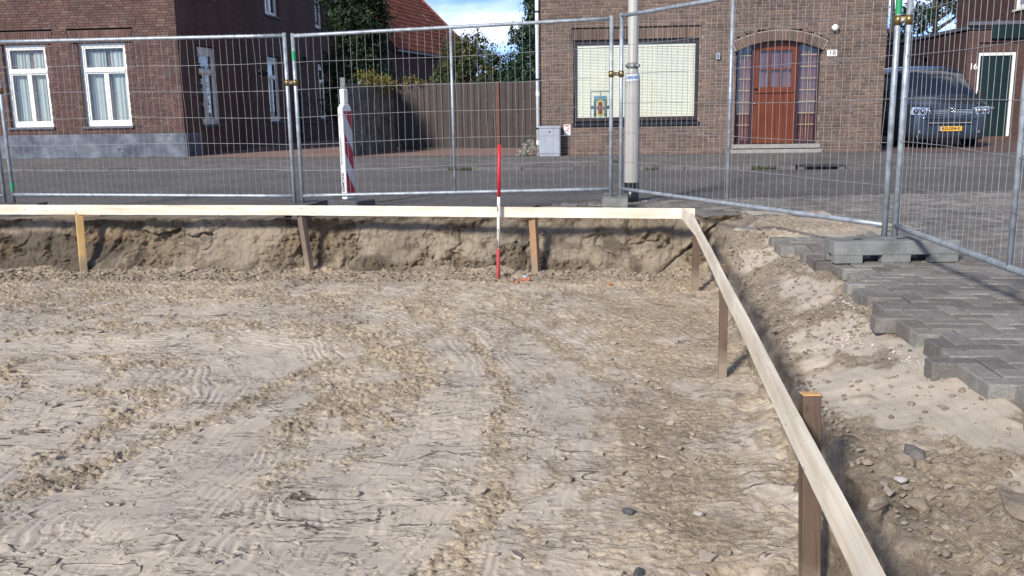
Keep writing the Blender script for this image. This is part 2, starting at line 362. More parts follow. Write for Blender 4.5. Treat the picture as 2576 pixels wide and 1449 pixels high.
M_GATE = plain('gate_brown', (.050,.034,.025), .55, 0, .15, 5)
M_GATEP = plain('gate_post_rust', (.145,.055,.035), .6, 0, .2, 5)
M_IRON = plain('wrought_iron', (.010,.010,.011), .5, 0, .1)
M_TILE = pieces('red_pantile', [(0,(.24,.075,.042)),(.4,(.32,.10,.055)),(.7,(.27,.085,.050)),(1,(.38,.14,.08))], .8, 6, .35, .3, 60)
M_REDPAVE, n, l, p = nodes('driveway_pavers'); setp(p, .9)
bt = n.new('ShaderNodeTexBrick'); bt.inputs['Scale'].default_value = 1.0
bt.inputs['Brick Width'].default_value = .21; bt.inputs['Row Height'].default_value = .105; bt.inputs['Mortar Size'].default_value = .006
bt.inputs['Color1'].default_value = (.20,.105,.085,1); bt.inputs['Color2'].default_value = (.26,.16,.13,1); bt.inputs['Mortar'].default_value = (.10,.08,.07,1)
l.new(n.new('ShaderNodeNewGeometry').outputs['Position'], bt.inputs['Vector'])
c = mixc(n, l, ramp(n, l, noise(n, l, .5, 4), [(.4, 0), (.6, 1)]), bt.outputs['Color'], (.27,.20,.165)); c = mixc(n, l, .5, c, bt.outputs['Color'])
l.new(c, p.inputs['Base Color'])
M_FARPAVE, n, l, p = nodes('far_pavement_slabs'); setp(p, .9)
bt = n.new('ShaderNodeTexBrick'); bt.inputs['Scale'].default_value = 1.0
bt.inputs['Brick Width'].default_value = .30; bt.inputs['Row Height'].default_value = .30; bt.inputs['Mortar Size'].default_value = .008; bt.inputs['Bias'].default_value = .1
bt.inputs['Color1'].default_value = (.105,.10,.092,1); bt.inputs['Color2'].default_value = (.155,.145,.13,1); bt.inputs['Mortar'].default_value = (.06,.055,.05,1)
l.new(n.new('ShaderNodeNewGeometry').outputs['Position'], bt.inputs['Vector'])
c = mixc(n, l, 1.0, bt.outputs['Color'], ramp(n, l, noise(n, l, 1.2, 5, .6), [(.3, .75), (.7, 1.25)]), 'MULTIPLY'); l.new(c, p.inputs['Base Color'])
M_VAN, n, l, p = nodes('van_blue_paint'); setp(p, .22, .35, .6); p.inputs['Base Color'].default_value = (.036,.056,.082,1); p.inputs['Coat Weight'].default_value = .6
M_VANG = glass('van_glass', (.20,.23,.23), 1.0)
M_CHROME = plain('chrome', (.75,.77,.78), .12, 1.0, .02)
M_LAMPG = plain('headlamp_lens', (.55,.58,.6), .12, .6, .35, 26)
M_PLATE = plain('plate_yellow', (.80,.42,.02), .5, 0, .03)
M_GREEND = plain('bottle_green', (.006,.022,.021), .4, 0, .12)
M_LEAFS = {}
def leaf(name, stops, rough=.6):
    m, n, l, p = nodes(name); setp(p, rough, 0, .35)
    c = ramp(n, l, piece_random(n, l), stops)
    l.new(c, p.inputs['Base Color'])
    tr = n.new('ShaderNodeBsdfTranslucent'); l.new(c, tr.inputs[0]); k = n.new('ShaderNodeMixShader'); k.inputs[0].default_value = .25
    l.new(p.outputs[0], k.inputs[1]); l.new(tr.outputs[0], k.inputs[2]); l.new(k.outputs[0], n['Material Output'].inputs[0]); return m
M_LDARK = leaf('dark_green_leaves', [(0,(.012,.030,.014)),(.6,(.024,.052,.022)),(.93,(.045,.08,.03)),(1,(.16,.09,.03))])
M_LMIX = leaf('turning_leaves', [(0,(.028,.055,.018)),(.45,(.055,.09,.028)),(.75,(.10,.12,.04)),(.92,(.14,.095,.04)),(1,(.25,.10,.07))])
M_LDEEP = leaf('glossy_deep_leaves', [(0,(.012,.034,.022)),(.6,(.026,.062,.034)),(1,(.06,.11,.055))], .45)
M_LYEL = leaf('yellow_creeper_leaves', [(0,(.09,.10,.02)),(.5,(.20,.18,.035)),(1,(.30,.22,.06))])
M_LFLOW = leaf('white_flowers', [(0,(.10,.14,.05)),(.5,(.16,.2,.08)),(.55,(.75,.74,.68)),(1,(.8,.78,.72))])
M_BARK = plain('bark', (.06,.045,.035), .9, 0, .3, 12)

# ------------------------------------------------------------------ the pit: floor
FZ = -0.53
def edge_x(y): return np.interp(y, [0.5, 3.0, 5.5, 7.5, 9.3], [.78, .87, 1.04, 1.13, 1.16])
def track(x, y):
    cx, yc = -3.4, 4.9
    dy = y - yc
    r = np.where(dy < 0, x - cx + .06*dy*dy*.3, np.hypot(x-cx, dy))
    s = np.where(dy < 0, dy, np.arctan2(dy, np.maximum(x-cx, -9))*2.4)
    return r, s
def floor_fields(x, y):
    wx = .10*fbm(x*1.3, y*1.3, 3, 41); wy = .10*fbm(x*1.3+9, y*1.3+4, 3, 47)
    r, s = track(x+wx, y+wy)
    ridge = np.abs(perlin(r*.95+3.3, s*.20, 3) + .30*perlin(r*2.3, s*.5, 4))           # long curved crumbly streaks between smears
    n1 = fbm(x*2.4, y*1.6, 3, 13); n2 = fbm(x*8, y*5.5, 4, 17, .6)
    st = sstep(.20, .03, ridge + .13*n1 + .10*n2)
    tramp = sstep(-.15, .35, .30*n1 + .30*n2 + (.16*sstep(-.5, .5, x) + .14*sstep(5.6, 7.4, y)) - .06 - .45*sstep(-.2, -1.2, x)*sstep(6.6, 5.6, y))
    m = np.clip(np.maximum(st*sstep(-.55, .1, n1+.35), tramp), 0, 1)                    # 1 = crumbly, 0 = smeared smooth
    m = np.clip(m + .9*sstep(8.3, 9.0, y), 0, 1)
    gro = perlin(r*26, s*.6, 21)*.5 + perlin(r*9, s*.4, 22)*.9 + .5*perlin(r*55, s*1.2, 23)
    tread = np.sin(r*2*np.pi/.055 + 1.2*perlin(r*2, s*.5, 24))*sstep(.12, .4, perlin(r*1.5+7, s*.35, 25)+.12)
    gro = gro + .5*tread
    w2 = .22*fbm(x*4, y*4, 4, 31, .6)
    gate = sstep(-.12, .22, fbm(x*2.1, y*2.6, 3, 55) + .06)
    n_a = perlin(x*1.9 + 2.6*w2, y*7.5 + 3.0*w2, 7) + .35*perlin(x*6, y*17, 8)
    n_b = perlin(x*4.2 + 3*w2, y*15 + 5*w2, 9) + .3*perlin(x*13, y*30, 10)
    brk = sstep(-.05, .25, perlin(x*5.5, y*6.5, 11) + .12); brk2 = sstep(.0, .25, perlin(x*9, y*11, 12) + .02)
    crack = np.exp(-(n_a/.105)**2)*gate*brk
    crack2 = np.exp(-(n_b/.14)**2)*brk2*sstep(-.1, .25, fbm(x*2.3, y*2.6, 3, 61)+.02)
    lip = np.exp(-((n_a-.17)/.12)**2)*gate*brk*.004 + np.exp(-((n_b-.2)/.15)**2)*brk2*.002
    hs = .0042*gro + lip - .007*crack - .003*crack2
    c1, c2, k1 = worley(x*19 + .3*w2, y*19, 71); d1, d2, k2 = worley(x*43, y*43, 73)
    low = 1 - .55*sstep(-.6, .1, x)*sstep(8.2, 7.6, y)
    clod = np.clip(.62-c1, 0, 1)*RND[k1, 2]**2*.046*low
    clod2 = np.clip(.6-d1, 0, 1)*RND[k2, 3]*.020*low
    hr = .018*low*fbm(x*4.2, y*4.2, 5, 81, .62) + clod + clod2 - .003 - .010*np.exp(-(n_b/.16)**2)
    h = hs*(1-m) + hr*m
    h = h + .022*fbm(x*.55, y*.55, 3, 91) + .010*fbm(x*1.6, y*1.6, 2, 93)
    sp = sstep(8.75, 9.25, y + .14*fbm(x*1.4, 0*x, 3, 95))
    h = h + sp*(.045 + .05*fbm(x*3, y*3, 3, 97))
    bx = edge_x(y) - .06 - x
    h = h + np.exp(-np.clip(bx, 0, 9)/.10)*(.04+.05*fbm(x*4, y*4, 3, 98))
    hole = np.exp(-(((x+.86)/.09)**2 + ((y-8.82)/.06)**2)); h = h - .13*hole
    hole2 = np.exp(-(((x-.50)/.07)**2 + ((y-3.02)/.045)**2)); h = h - .10*hole2
    dark = np.clip(.40*crack*(1-.5*m) + .15*crack2*(1-.45*m) + .16*sstep(.28, .62, fbm(x*1.9, y*1.9, 4, 101)+.35*sstep(-.2,.8,x)*sstep(4.4,3.2,y)+.22*sstep(7.5,8.8,y)-.1), 0, .92)  # shade inside the cracks painted in, plus darker soil patches
    och = .55*np.exp(-(((x+5.1)/.22)**2+((y-7.55)/.05)**2)) + .45*np.exp(-(((x+4.7)/.12)**2+((y-7.95)/.05)**2)) + .4*np.exp(-(((x+1.0)/.10)**2+((y-7.45)/.04)**2))
    och = och*sstep(-.3, .3, fbm(x*14, y*14, 2, 111)+.1)
    return FZ + h, m, dark, och
NR, NCc = 1060, 860
yy = 1.0*(9.45/1.0)**np.linspace(0, 1, NR)
t = np.linspace(0, 1, NCc)
X = -(0.80*yy[:,None] + 0.9)*(1-t)[None,:] + 1.38*t[None,:]; Y = np.repeat(yy[:,None], NCc, 1)
h, m_, dk, oc = floor_fields(X, Y)
floor = grid_mesh('excavation_floor', np.stack([X, Y, h], -1), {'rough': m_, 'dark': dk, 'ochre': oc}, M_FLOOR)
def zfloor(x, y): return float(floor_fields(np.array([x*1.0]), np.array([y*1.0]))[0][0])
# coarse continuation to the sides and behind
xs = np.linspace(-16, 1.4, 90); ys = np.linspace(-5, 9.4, 80); X, Y = np.meshgrid(xs, ys)
h = FZ - .075 + .03*fbm(X, Y, 3, 4); out = (X < -(0.80*np.maximum(Y, 1)+.9)+.3) | (Y < 1.0); h = np.where(out, h + .06, h - .06)
grid_mesh('excavation_floor', np.stack([X, Y, h], -1), {'rough': .5+.5*fbm(X, Y, 3, 8), 'dark': 0*X, 'ochre': 0*X}, M_FLOOR)

# ------------------------------------------------------------------ the pit: far cut face
NU, NV = 1500, 120
u = np.linspace(-12, 1.45, NU); v = np.linspace(0, 1, NV)
U, V = np.meshgrid(u, v)
Z = -.64 + .66*np.minimum(V/.82, 1)
top = sstep(.80, .84, V)
slip = np.clip((V-.82)/.18, 0, 1)
z_ = Z + .03*perlin(U*2, V*2, 5)*(1-slip)
cut = sstep(-.12, .12, fbm(U*.9+4, Z*1.6, 3, 121)+.35*fbm(U*4, Z*5, 3, 123)+.02)     # 1 crumbly, 0 clean cut
w3 = .25*fbm(U*2, Z*2.4, 3, 129)
fc1, fc2, fci = worley(U*1.15 + w3, Z*1.5 + w3, 130)
facet = (RND[fci, 2]-.5)*.13 + (RND[fci, 3]-.5)*.10*np.sin(U*1.9 + 6*RND[fci, 0]) - .05*np.exp(-((fc2-fc1)/.05)**2)
lump = facet + .050*fbm(U*3.0, Z*2.4, 4, 131) + .055*np.clip(fbm(U*6, Z*5, 4, 133), -.1, 1)
fine = .030*fbm(U*13, Z*11, 4, 135, .62)
k1, k2, kc = worley(U*13, Z*13, 137); cl = np.clip(.6-k1, 0, 1)*RND[kc, 2]*.07
lay = .010*perlin(U*16 + fbm(U*1.2, Z*2, 2, 139), Z*1.6, 141)
crk = np.exp(-(perlin(U*3+fbm(U*6,Z*6,2,151), Z*2.2, 153)/.035)**2)*sstep(.05,.3,perlin(U*1.4,Z*1.4,155))
fall = sstep(.05, .5, fbm(U*.9, 0*U, 3, 144)+.12); toe = .12*np.exp(-(Z+.64)/.085)*(1+.6*fbm(U*2.3, 0*U, 3, 143)) + fall*.20*np.clip(1-(Z+.64)/.42, 0, 1)**1.5
lipn = .05*sstep(-.14, -.02, Z)*(1+1.2*fbm(U*3.1, 0*U, 3, 145))
lump = lump*sstep(.03, -.14, Z)
y_ = 9.19 + .04*fbm(U*.5, 0*U, 2, 147) - toe + lipn*.9 - cut*(lump*.9+fine+cl) - (1-cut)*(lump*.5 + lay*.6 + fine*.45) + .03*crk - .06*(1-sstep(-.62,.02,Z))
y_ = y_ + slip*.55
z_ = np.where(V > .82, .004 - .018*slip + .012*fbm(U*7, V*9, 3, 149)*(1-slip), z_)
edge = .028*fbm(U*5, 0*U, 4, 157); z_ = z_ + edge*np.exp(-((V-.82)/.06)**2)
rgh = np.clip(cut*.6 + .38, 0, 1)*(1-.6*slip) + .2*slip
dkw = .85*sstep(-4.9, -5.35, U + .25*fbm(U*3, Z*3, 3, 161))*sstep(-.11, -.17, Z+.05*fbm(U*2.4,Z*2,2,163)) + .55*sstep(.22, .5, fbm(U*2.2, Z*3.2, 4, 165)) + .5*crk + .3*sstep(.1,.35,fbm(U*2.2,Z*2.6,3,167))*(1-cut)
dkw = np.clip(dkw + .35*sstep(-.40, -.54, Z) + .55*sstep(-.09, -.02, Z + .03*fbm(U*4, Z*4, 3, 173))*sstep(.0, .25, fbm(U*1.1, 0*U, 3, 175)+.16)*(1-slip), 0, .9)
ocw = .55*sstep(.22, .6, fbm(U*1.5+2, Z*3.5, 3, 171))*np.exp(-((Z+.2)/.14)**2)*sstep(-1.2, -3.0, U)
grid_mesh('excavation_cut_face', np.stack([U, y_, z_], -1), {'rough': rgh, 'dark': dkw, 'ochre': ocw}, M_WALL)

# ------------------------------------------------------------------ the pit: sand bank on the right
NS, NL = 330, 640
yb = 0.9*(9.7/0.9)**np.linspace(0, 1, NL); sx = np.linspace(0, 1, NS)
S, YB = np.meshgrid(sx, yb)
ex = edge_x(YB) + .035*fbm(YB*2.1, 0*YB, 3, 181) + .03*fbm(YB*7, S*1.5, 3, 183)
zb_e = np.interp(YB, [.9, 2.4, 3.2, 4.4, 6.0, 7.4, 8.6, 9.7], [-.02, -.05, -.15, -.27, -.31, -.28, -.12, -.02])
zb_p = np.interp(YB, [.9, 2.0, 2.7, 3.2, 4.4, 7.0, 7.8, 9.7], [.0, -.01, -.03, -.062, -.066, -.06, -.02, -.0])
# cross profile knots: s -> (x, z)
px = np.where(S < .10, ex-.20 + 1.2*S, np.where(S < .36, ex-.08 + (S-.10)*.35, ex + .011 + (S-.36)*(2.35-ex)/.64))
f_ = np.clip((S-.10)/.26, 0, 1); g_ = np.clip((px-ex)/(1.62-ex), 0, 1)
pz = np.where(S < .10, FZ-.09 + S*1.2, np.where(S < .36, FZ+.03 + (zb_e-FZ-.03)*(f_**.8), zb_e + (zb_p-zb_e)*(g_**.8)))
onb = sstep(.33, .42, S)
smo = sstep(-.05, .25, fbm(px*2.3, YB*1.5, 3, 191) + .5*np.exp(-(((px-1.32)/.28)**2+((YB-3.9)/.75)**2)) + .35*np.exp(-(((px-1.25)/.25)**2+((YB-5.6)/.5)**2)) - .04)
rg = 1 - smo*onb
c1, c2, q1 = worley(px*13, YB*13, 193); d1, d2, q2 = worley(px*30, YB*30, 195)
cl = np.clip(.62-c1, 0, 1)*RND[q1, 2]**2*.065*(1-.5*sstep(3.2,4.2,YB)) + np.clip(.6-d1, 0, 1)*RND[q2, 3]*.026
rip = .0025*perlin(px*30, YB*6, 197)
hh = rg*(.028*fbm(px*3.2, YB*3.2, 5, 199, .55) + cl) + (1-rg)*(.016*fbm(px*1.6, YB*1.6, 3, 201) + rip)
under = sstep(1.60, 1.72, px)*sstep(7.9, 7.4, YB)*sstep(2.2, 2.9, YB)
hh = hh*(1-.9*under); 
face = (1-onb)
pxx = px - face*(.03*fbm(YB*6, pz*8, 4, 203) + .035*fbm(YB*2.5, pz*3, 3, 205) - .02) 
pzz = pz + onb*hh + face*.01*fbm(YB*9, S*9, 3, 207) - .06*under*0
pzz = np.where(under > .5, np.minimum(pzz, -.085), pzz)
dkb = np.clip(face*.55*sstep(.05,.14,S)*sstep(-.3, .3, fbm(YB*2, pz*5, 3, 211)) + .10*sstep(.3, .6, fbm(px*2.4, YB*2.4, 4, 213)), 0, .7)
grid_mesh('sand_bank', np.stack([pxx, YB, pzz], -1), {'rough': np.clip(rg, 0, 1), 'dark': dkb, 'ochre': 0*S}, M_BANK)
def zbank(x, y):
    i = int(np.clip(np.searchsorted(yb, y), 0, NL-1)); row = pxx[i]; k = int(np.argmin(np.abs(row[int(NS*.4):]-x))) + int(NS*.4); return float(pzz[i, k])
# sand spilled over the paving in the corner
xs = np.linspace(1.5, 3.3, 180); ys = np.linspace(7.35, 9.6, 200); X, Y = np.meshgrid(xs, ys)
d = np.hypot((X-1.3)/1.35, (Y-8.55)/.80) + .18*fbm(X*2.5, Y*2.5, 4, 221)
h = .028*(1-d*1.0) + .012*fbm(X*6, Y*6, 4, 223)*sstep(1.2, .5, d)
c1, c2, q1 = worley(X*16, Y*16, 225); h = h + np.clip(.6-c1, 0, 1)*RND[q1, 2]*.05*sstep(1.0, .7, d)
h = np.where(d > 1.25, -.05, h); h = h - .05*sstep(1.62, 1.5, X)
grid_mesh('sand_patch', np.stack([X, Y, h], -1), {'rough': sstep(1.3, .4, d)*.8+.1, 'dark': 0*X, 'ochre': 0*X}, M_BANK)

# ------------------------------------------------------------------ street
def sheet(name, pts, z, m, kind=True):
    me = bpy.data.meshes.new(name); me.from_pydata([(x, y, z) for x, y in pts], [], [tuple(range(len(pts)))]); o = obj(name, me, m)
    return struct(o)
M_GRASSG = plain('far_ground', (.09,.085,.06), .95, 0, .3, .6)
sheet('ground', [(-400, 9.9), (400, 9.9), (400, 700), (-400, 700)], -.16, M_GRASSG)
sheet('ground', [(1.75, -60), (400, -60), (400, 9.9), (1.75, 9.9)], -.16, M_GRASSG)
def nearkerb(x): return np.interp(x, [-1.0, -.4, .2, 1.2, 4, 9, 30], [10.55, 10.95, 11.1, 11.25, 11.75, 12.1, 12.6])
def farkerb(x): return np.interp(x, [-40, -12, 5, 40], [21.0, 18.2, 16.55, 14.0])
# road as a gently cambered sheet
xs = np.concatenate([np.linspace(-60, -12, 25), np.linspace(-11.5, 9, 90), np.linspace(10, 60, 25)]); t = np.linspace(0, 1, 60)
y0 = np.where(xs < -1.0, 9.72, np.interp(xs, [-1.0, -.35], [9.72, 0]));
y0 = np.where(xs < -.9, 9.72, nearkerb(xs)-.05); y1 = farkerb(xs)+.02
X = np.repeat(xs[None,:], 60, 0); Y = y0[None,:]*(1-t)[:,None] + y1[None,:]*t[:,None]
Zr = -.058 + .045*sstep(2.2, .1, (Y-y0[None,:])) + .012*fbm(X*.4, Y*.4, 2, 3)*sstep(0, .1, t)[:,None]*sstep(1, .9, t)[:,None]
P = np.stack([X, Y, Zr], -1)
grid_mesh('road', P, {}, M_ASPH)
# far pavement, driveway, kerbs
xs = np.concatenate([np.linspace(-60, -16, 12), np.linspace(-15.5, 13, 150), np.linspace(14, 60, 14)])
def drop(x): return np.maximum(np.interp(x, [-9.4, -8.4, -3.4, -2.4], [0, 1, 1, 0], left=0, right=0), np.interp(x, [5.4, 6.4, 12.4, 13.4], [0, 1, 1, 0], left=0, right=0))
yo = np.array([.125, .3, .5, .75, 1.0, 2.5, 7.5]); X = np.repeat(xs[None,:], len(yo), 0); Y = farkerb(xs)[None,:] + yo[:,None]
Zp = -.044*drop(X)*np.clip(1-(yo[:,None]-.125)/.7, 0, 1)
grid_mesh('far_pavement', np.stack([X, Y, Zp], -1), {}, M_FARPAVE)
sheet('driveway', [(-10.36, 21.95), (-1.36, 21.12), (-1.36, 25.4), (-5.6, 25.4), (-5.6, 45), (-10.36, 45)], .006, M_REDPAVE)
M_RED16 = plain('brown_red_pavers', (.13,.075,.062), .9, 0, .25, 3)
sheet('driveway', [(6.4, 20.6), (14, 20.2), (14, 36), (6.4, 36)], .006, M_RED16)
kerb = struct(thing('far_kerb', 'x', 'x')); del kerb['label']; del kerb['category']
def kerbstones(parent, xa, xb, yfun, low=False):
    x = xa
    while x < xb - .3:
        x1 = min(x+1.0, xb); y_a, y_b = float(yfun(x)), float(yfun(x1)); g = .006
        zt = .0 + random.uniform(-.004, .006)
        def z(q): return -.05 if low else zt
        a = np.array([x+g, y_a]); b = np.array([x1-g, y_b])
        mb = MB(); d = .13
        z0a = z0b = zt
        if low == 'down': z0a, z0b = zt, -.045
        elif low == 'up': z0a, z0b = -.045, zt
        elif low: z0a = z0b = -.045
        mb.add([(a[0],a[1],-.2),(b[0],b[1],-.2),(b[0],b[1]+d,-.2),(a[0],a[1]+d,-.2),(a[0],a[1]+.012,z0a),(b[0],b[1]+.012,z0b),(b[0],b[1]+d,z0b),(a[0],a[1]+d,z0a)],
               [(0,3,2,1),(4,5,6,7),(0,1,5,4),(1,2,6,5),(2,3,7,6),(3,0,4,7)])
        mb.build('kerbstone', M_KERB, parent, bevel=.01)
        x = x1
kerbstones(kerb, -16, -9.4, farkerb); kerbstones(kerb, -9.4, -8.4, farkerb, 'down'); kerbstones(kerb, -8.4, -3.4, farkerb, True)
kerbstones(kerb, -3.4, -2.4, farkerb, 'up'); kerbstones(kerb, -2.4, 3.55, farkerb); kerbstones(kerb, 4.4, 5.4, farkerb); kerbstones(kerb, 5.4, 6.4, farkerb, 'down'); kerbstones(kerb, 6.4, 12.4, farkerb, True)
def fk(x): return float(farkerb(x))
# near kerb and left edge slabs
nk = struct(thing('near_kerb', 'x', 'x')); del nk['label']; del nk['category']
kerbstones(nk, -.95, 9.0, lambda x: nearkerb(x)-.06)
es = struct(thing('edge_slabs', 'x', 'x')); del es['label']; del es['category']
x = -13.0
while x < -.75:
    w = random.choice([1.0, 1.0, .8]); mb = MB(); dz = random.uniform(-.006, .006)
    mb.box(x+.006, min(x+w, -.72)-.006, 9.45+random.uniform(-.015, .015), 9.70, -.11, -.012+dz); mb.build('slab', M_KERB, es, bevel=.008); x += w
# street drain in the far kerb
t_ = thing('street_drain', 'iron street drain with open slot set in kerb below the arched door', 'drain', (3.98, fk(3.98)+.02, 0))
mb = MB(); mb.box(-.40, .40, -.02, .34, -.012, .012); mb.build('cover', plain('drain_iron', (.05,.048,.05), .7, .3, .2), t_, bevel=.006)
for k in (-.40, .30): MB().box(k, k+.10, -.02, .10, -.15, -.013).build('cheek', M_KERB, t_)
for k in (-.1, .1): MB().box(k-.012, k+.012, -.015, .02, -.15, -.013).build('bar', M_IRON, t_)
MB().box(-.30, .30, .09, .10, -.15, -.013).build('slot', M_BLACK, t_)  # black sheet painted as the dark inside the drain opening
mc = thing('manhole_cover', 'round iron manhole cover in pavement below the blinded window', 'manhole', (.35, 18.55, .002))
MB().lathe([(.30, 0), (.30, .008), (.27, .010)], n=28).build('lid', plain('manhole_iron', (.045,.042,.042), .75, .2, .2), mc)
MB().lathe([(.34, 0), (.34, .006), (.305, .006), (.305, .001)], n=28, cap=False).build('rim', M_KERB, mc)

# ------------------------------------------------------------------ herringbone paving
W_ = .105; g = .0065
def paver_mesh(name, lx, ly):
    mb = MB(); c = .006; z0, z1 = -.08, 0.0
    a, b = lx/2, ly/2
    mb.add([(-a,-b,z0),(a,-b,z0),(a,b,z0),(-a,b,z0),(-a,-b,z1-c),(a,-b,z1-c),(a,b,z1-c),(-a,b,z1-c),(-a+c,-b+c,z1),(a-c,-b+c,z1),(a-c,b-c,z1),(-a+c,b-c,z1)],
           [(0,3,2,1),(8,9,10,11),(0,1,5,4),(1,2,6,5),(2,3,7,6),(3,0,4,7),(4,5,9,8),(5,6,10,9),(6,7,11,10),(7,4,8,11)])
    return mb
meH = paver_mesh('paver', 2*W_-g, W_-g); meV = paver_mesh('paver', W_-g, 2*W_-g)
mH, mV = meH.mesh('paver'), meV.mesh('paver')
pav = struct(thing('herringbone_paving', 'x', 'x')); del pav['label']; del pav['category']
spots = []
rj = random.Random(3)
for i in range(-30, 96):
    for j in range(6, 124):
        k = (i-j) % 4
        if k == 0: cx, cy, hor = (i+1)*W_, (j+.5)*W_, True
        elif k == 3: cx, cy, hor = (i+.5)*W_, (j+1)*W_, False
        else: continue
        if cy > float(nearkerb(cx)) - .16 or cx > 1.6 + cy*.72: continue
        if cx < -.55: continue
        e = 1.60 + .05*math.sin(cy*2.3) + .04*math.sin(cy*7.1+1)
        if cy < 9.42 + .05*math.sin(cx*5):
            if cx < e: continue
            if math.hypot((cx-1.3)/1.35, (cy-8.55)/.80) < .78: continue
        if cy < 2.55 + max(0, 2.2-cx)*.9: continue
        zz = rj.gauss(0, .0022); spots.append((math.hypot(cx, cy), cx + rj.gauss(0,.001), cy + rj.gauss(0,.001), zz, hor, rj.gauss(0, .006), rj.gauss(0, .009), rj.gauss(0,.009)))
spots.sort()
big = MB()
for q, (d_, cx, cy, zz, hor, rz, rx, ry) in enumerate(spots):
    edgy = cx < 1.78 and cy < 7.7
    if edgy: rx *= 1.8; ry = ry*1.8 + rj.uniform(0, .03); zz -= abs(rj.gauss(0, .004))
    if q < 300:
        o = obj('paver', mH if hor else mV, M_PAVER, pav, loc=(cx, cy, zz), rot=(rx*.6, ry*.6, rz))
    else:
        MM = Matrix.Translation((cx, cy, zz)) @ Matrix.Rotation(rz, 4, 'Z') @ Matrix.Rotation(rx*.5, 4, 'X') @ Matrix.Rotation(ry*.5, 4, 'Y')
        s_ = meH if hor else meV; big.add([MM @ Vector(v_) for v_ in s_.v], s_.f)
stuff(big.build('paver_field', M_PAVER, pav))
mb = MB(); mb.add([(1.78, 2.9, -.014), (3.6, 2.6, -.014), (9.4, 9.0, -.014), (9.4, 12.0, -.014), (1.2, 11.15, -.014), (-.45, 10.8, -.014), (-.45, 9.5, -.014), (2.0, 9.5, -.014), (3.6, 9.3, -.014), (1.85, 7.4, -.014)], [tuple(range(10))])
struct(mb.build('paving_bed', M_JOINT))

# ------------------------------------------------------------------ builders' profile boards and pegs
def board(name, label, A, B, thick=.022, h=.1, m=M_NEWWOOD, group=None):
    A, B = Vector(A), Vector(B); L = (B-A).length; d = (B-A).normalized()
    n_ = max(2, int(L/.08)); mb = MB(); vs = []; rb = random.Random(int(L*1000))
    for i in range(n_+1):
        x = L*i/n_; w = .0015*math.sin(x*3.1+L)
        e1, e2 = rb.gauss(0, .0006), rb.gauss(0, .0008)
        vs += [(x, -thick/2+w, e2), (x, thick/2+w, e2), (x, thick/2+w, h+e1), (x, -thick/2+w, h+e1)]
    fs = [(0,3,2,1), (4*n_, 4*n_+1, 4*n_+2, 4*n_+3)]
    for i in range(n_):
        for k in range(4): fs.append((4*i+k, 4*i+(k+1) % 4, 4*i+4+(k+1) % 4, 4*i+4+k))
    mb.add(vs, fs)
    o = mb.build(name, m); o.location = A; o.rotation_euler = (0, -math.asin(d.z), math.atan2(d.y, d.x))
    return tag(o, label, 'board', group)
b1 = board('profile_board', 'pale pine board nailed along the far pegs, butted end showing a faint saw line', (-9.6, 8.93, .140), (-3.02, 8.975, .079))
b2 = board('profile_board', 'pale pine board with slanting saw marks running behind the red and white stake', (-3.015, 8.968, .080), (.935, 8.760, .048))
board('profile_board', 'short broken pine board end lapped over the corner by the far board', (.822, 8.745, .050), (.832, 7.50, .050), m=M_NEWWOOD)
b3 = board('profile_board', 'long pine board running from the corner along the bank past the thick peg', (.863, 8.35, .048), (.560, .95, .052))
def nails(o, xs_, thick=.022, side=-1):
    for x in xs_:
        for z in (.03, .07):
            MB().tube([(x+random.uniform(-.008,.008), side*thick/2-side*.002, z), (x, side*(thick/2+.0025), z)], .0045, 8).build('nail', M_GALV, o)
def peg(label, base, top, w=.068, dpt=.05, m=M_PEGWOOD, rz=0.0, group=None, end=None):
    base, top = Vector(base), Vector(top); L = (top-base).length
    t_ = thing('ground_peg', label, 'peg', base, 0, group)
    q = (top-base).normalized().to_track_quat('Z', 'Y'); t_.rotation_mode = 'QUATERNION'
    from mathutils import Quaternion
    t_.rotation_quaternion = q @ Quaternion((0,0,1), rz)
    mb = MB(); a, b = w/2, dpt/2
    mb.add([(0,0,-.30),(-a,-b,-.12),(a,-b,-.12),(a,b,-.12),(-a,b,-.12),(-a,-b,L-.004),(a,-b,L-.004),(a,b,L-.004),(-a,b,L-.004)],
           [(0,2,1),(0,3,2),(0,4,3),(0,1,4),(1,2,6,5),(2,3,7,6),(3,4,8,7),(4,1,5,8)])
    mb.build('shaft', m, t_, bevel=.003)
    e = MB(); e.box(-a+.001, a-.001, -b+.001, b-.001, L-.0045, L+.001); e.build('cut_top', end or m, t_, bevel=.002)
    return t_
nails(b1, [4.21, 6.53]); nails(b2, [.04, 2.39]); nails(b3, [.15, 2.75, 5.42], side=-1)
peg('yellow pine peg holding the board at the dark patch of the cut face', (-5.385, 8.985, -.50), (-5.372, 8.99, .118), .075, .07, M_PEGYEL, .25)
peg('weathered grey peg under the board joint, leaning', (-2.965, 9.07, -.50), (-3.005, 9.02, .085), .072, .06, M_PEGOLD, .1)
peg('orange brown peg under the far board beside the red and white stake', (-.598, 8.95, -.50), (-.622, 8.905, .06), .072, .06, M_PEGWOOD, .05)
peg('dark brown peg standing in the corner behind the lapped boards', (.888, 8.14, -.50), (.892, 8.20, .115), .058, .058, M_PEGDARK, .1, end=M_PEGOLD)
peg('weathered brown peg standing proud of the long board near the crack in the bank', (.768, 5.42, -.52), (.784, 5.60, .155), .048, .05, M_PEGDARK, .05, end=M_PEGOLD)
peg('thick reddish brown peg with a freshly sawn orange top behind the long board', (.716, 2.86, -.56), (.704, 2.95, .185), .060, .060, M_PEGDARK, -.1, end=M_ENDWOOD)
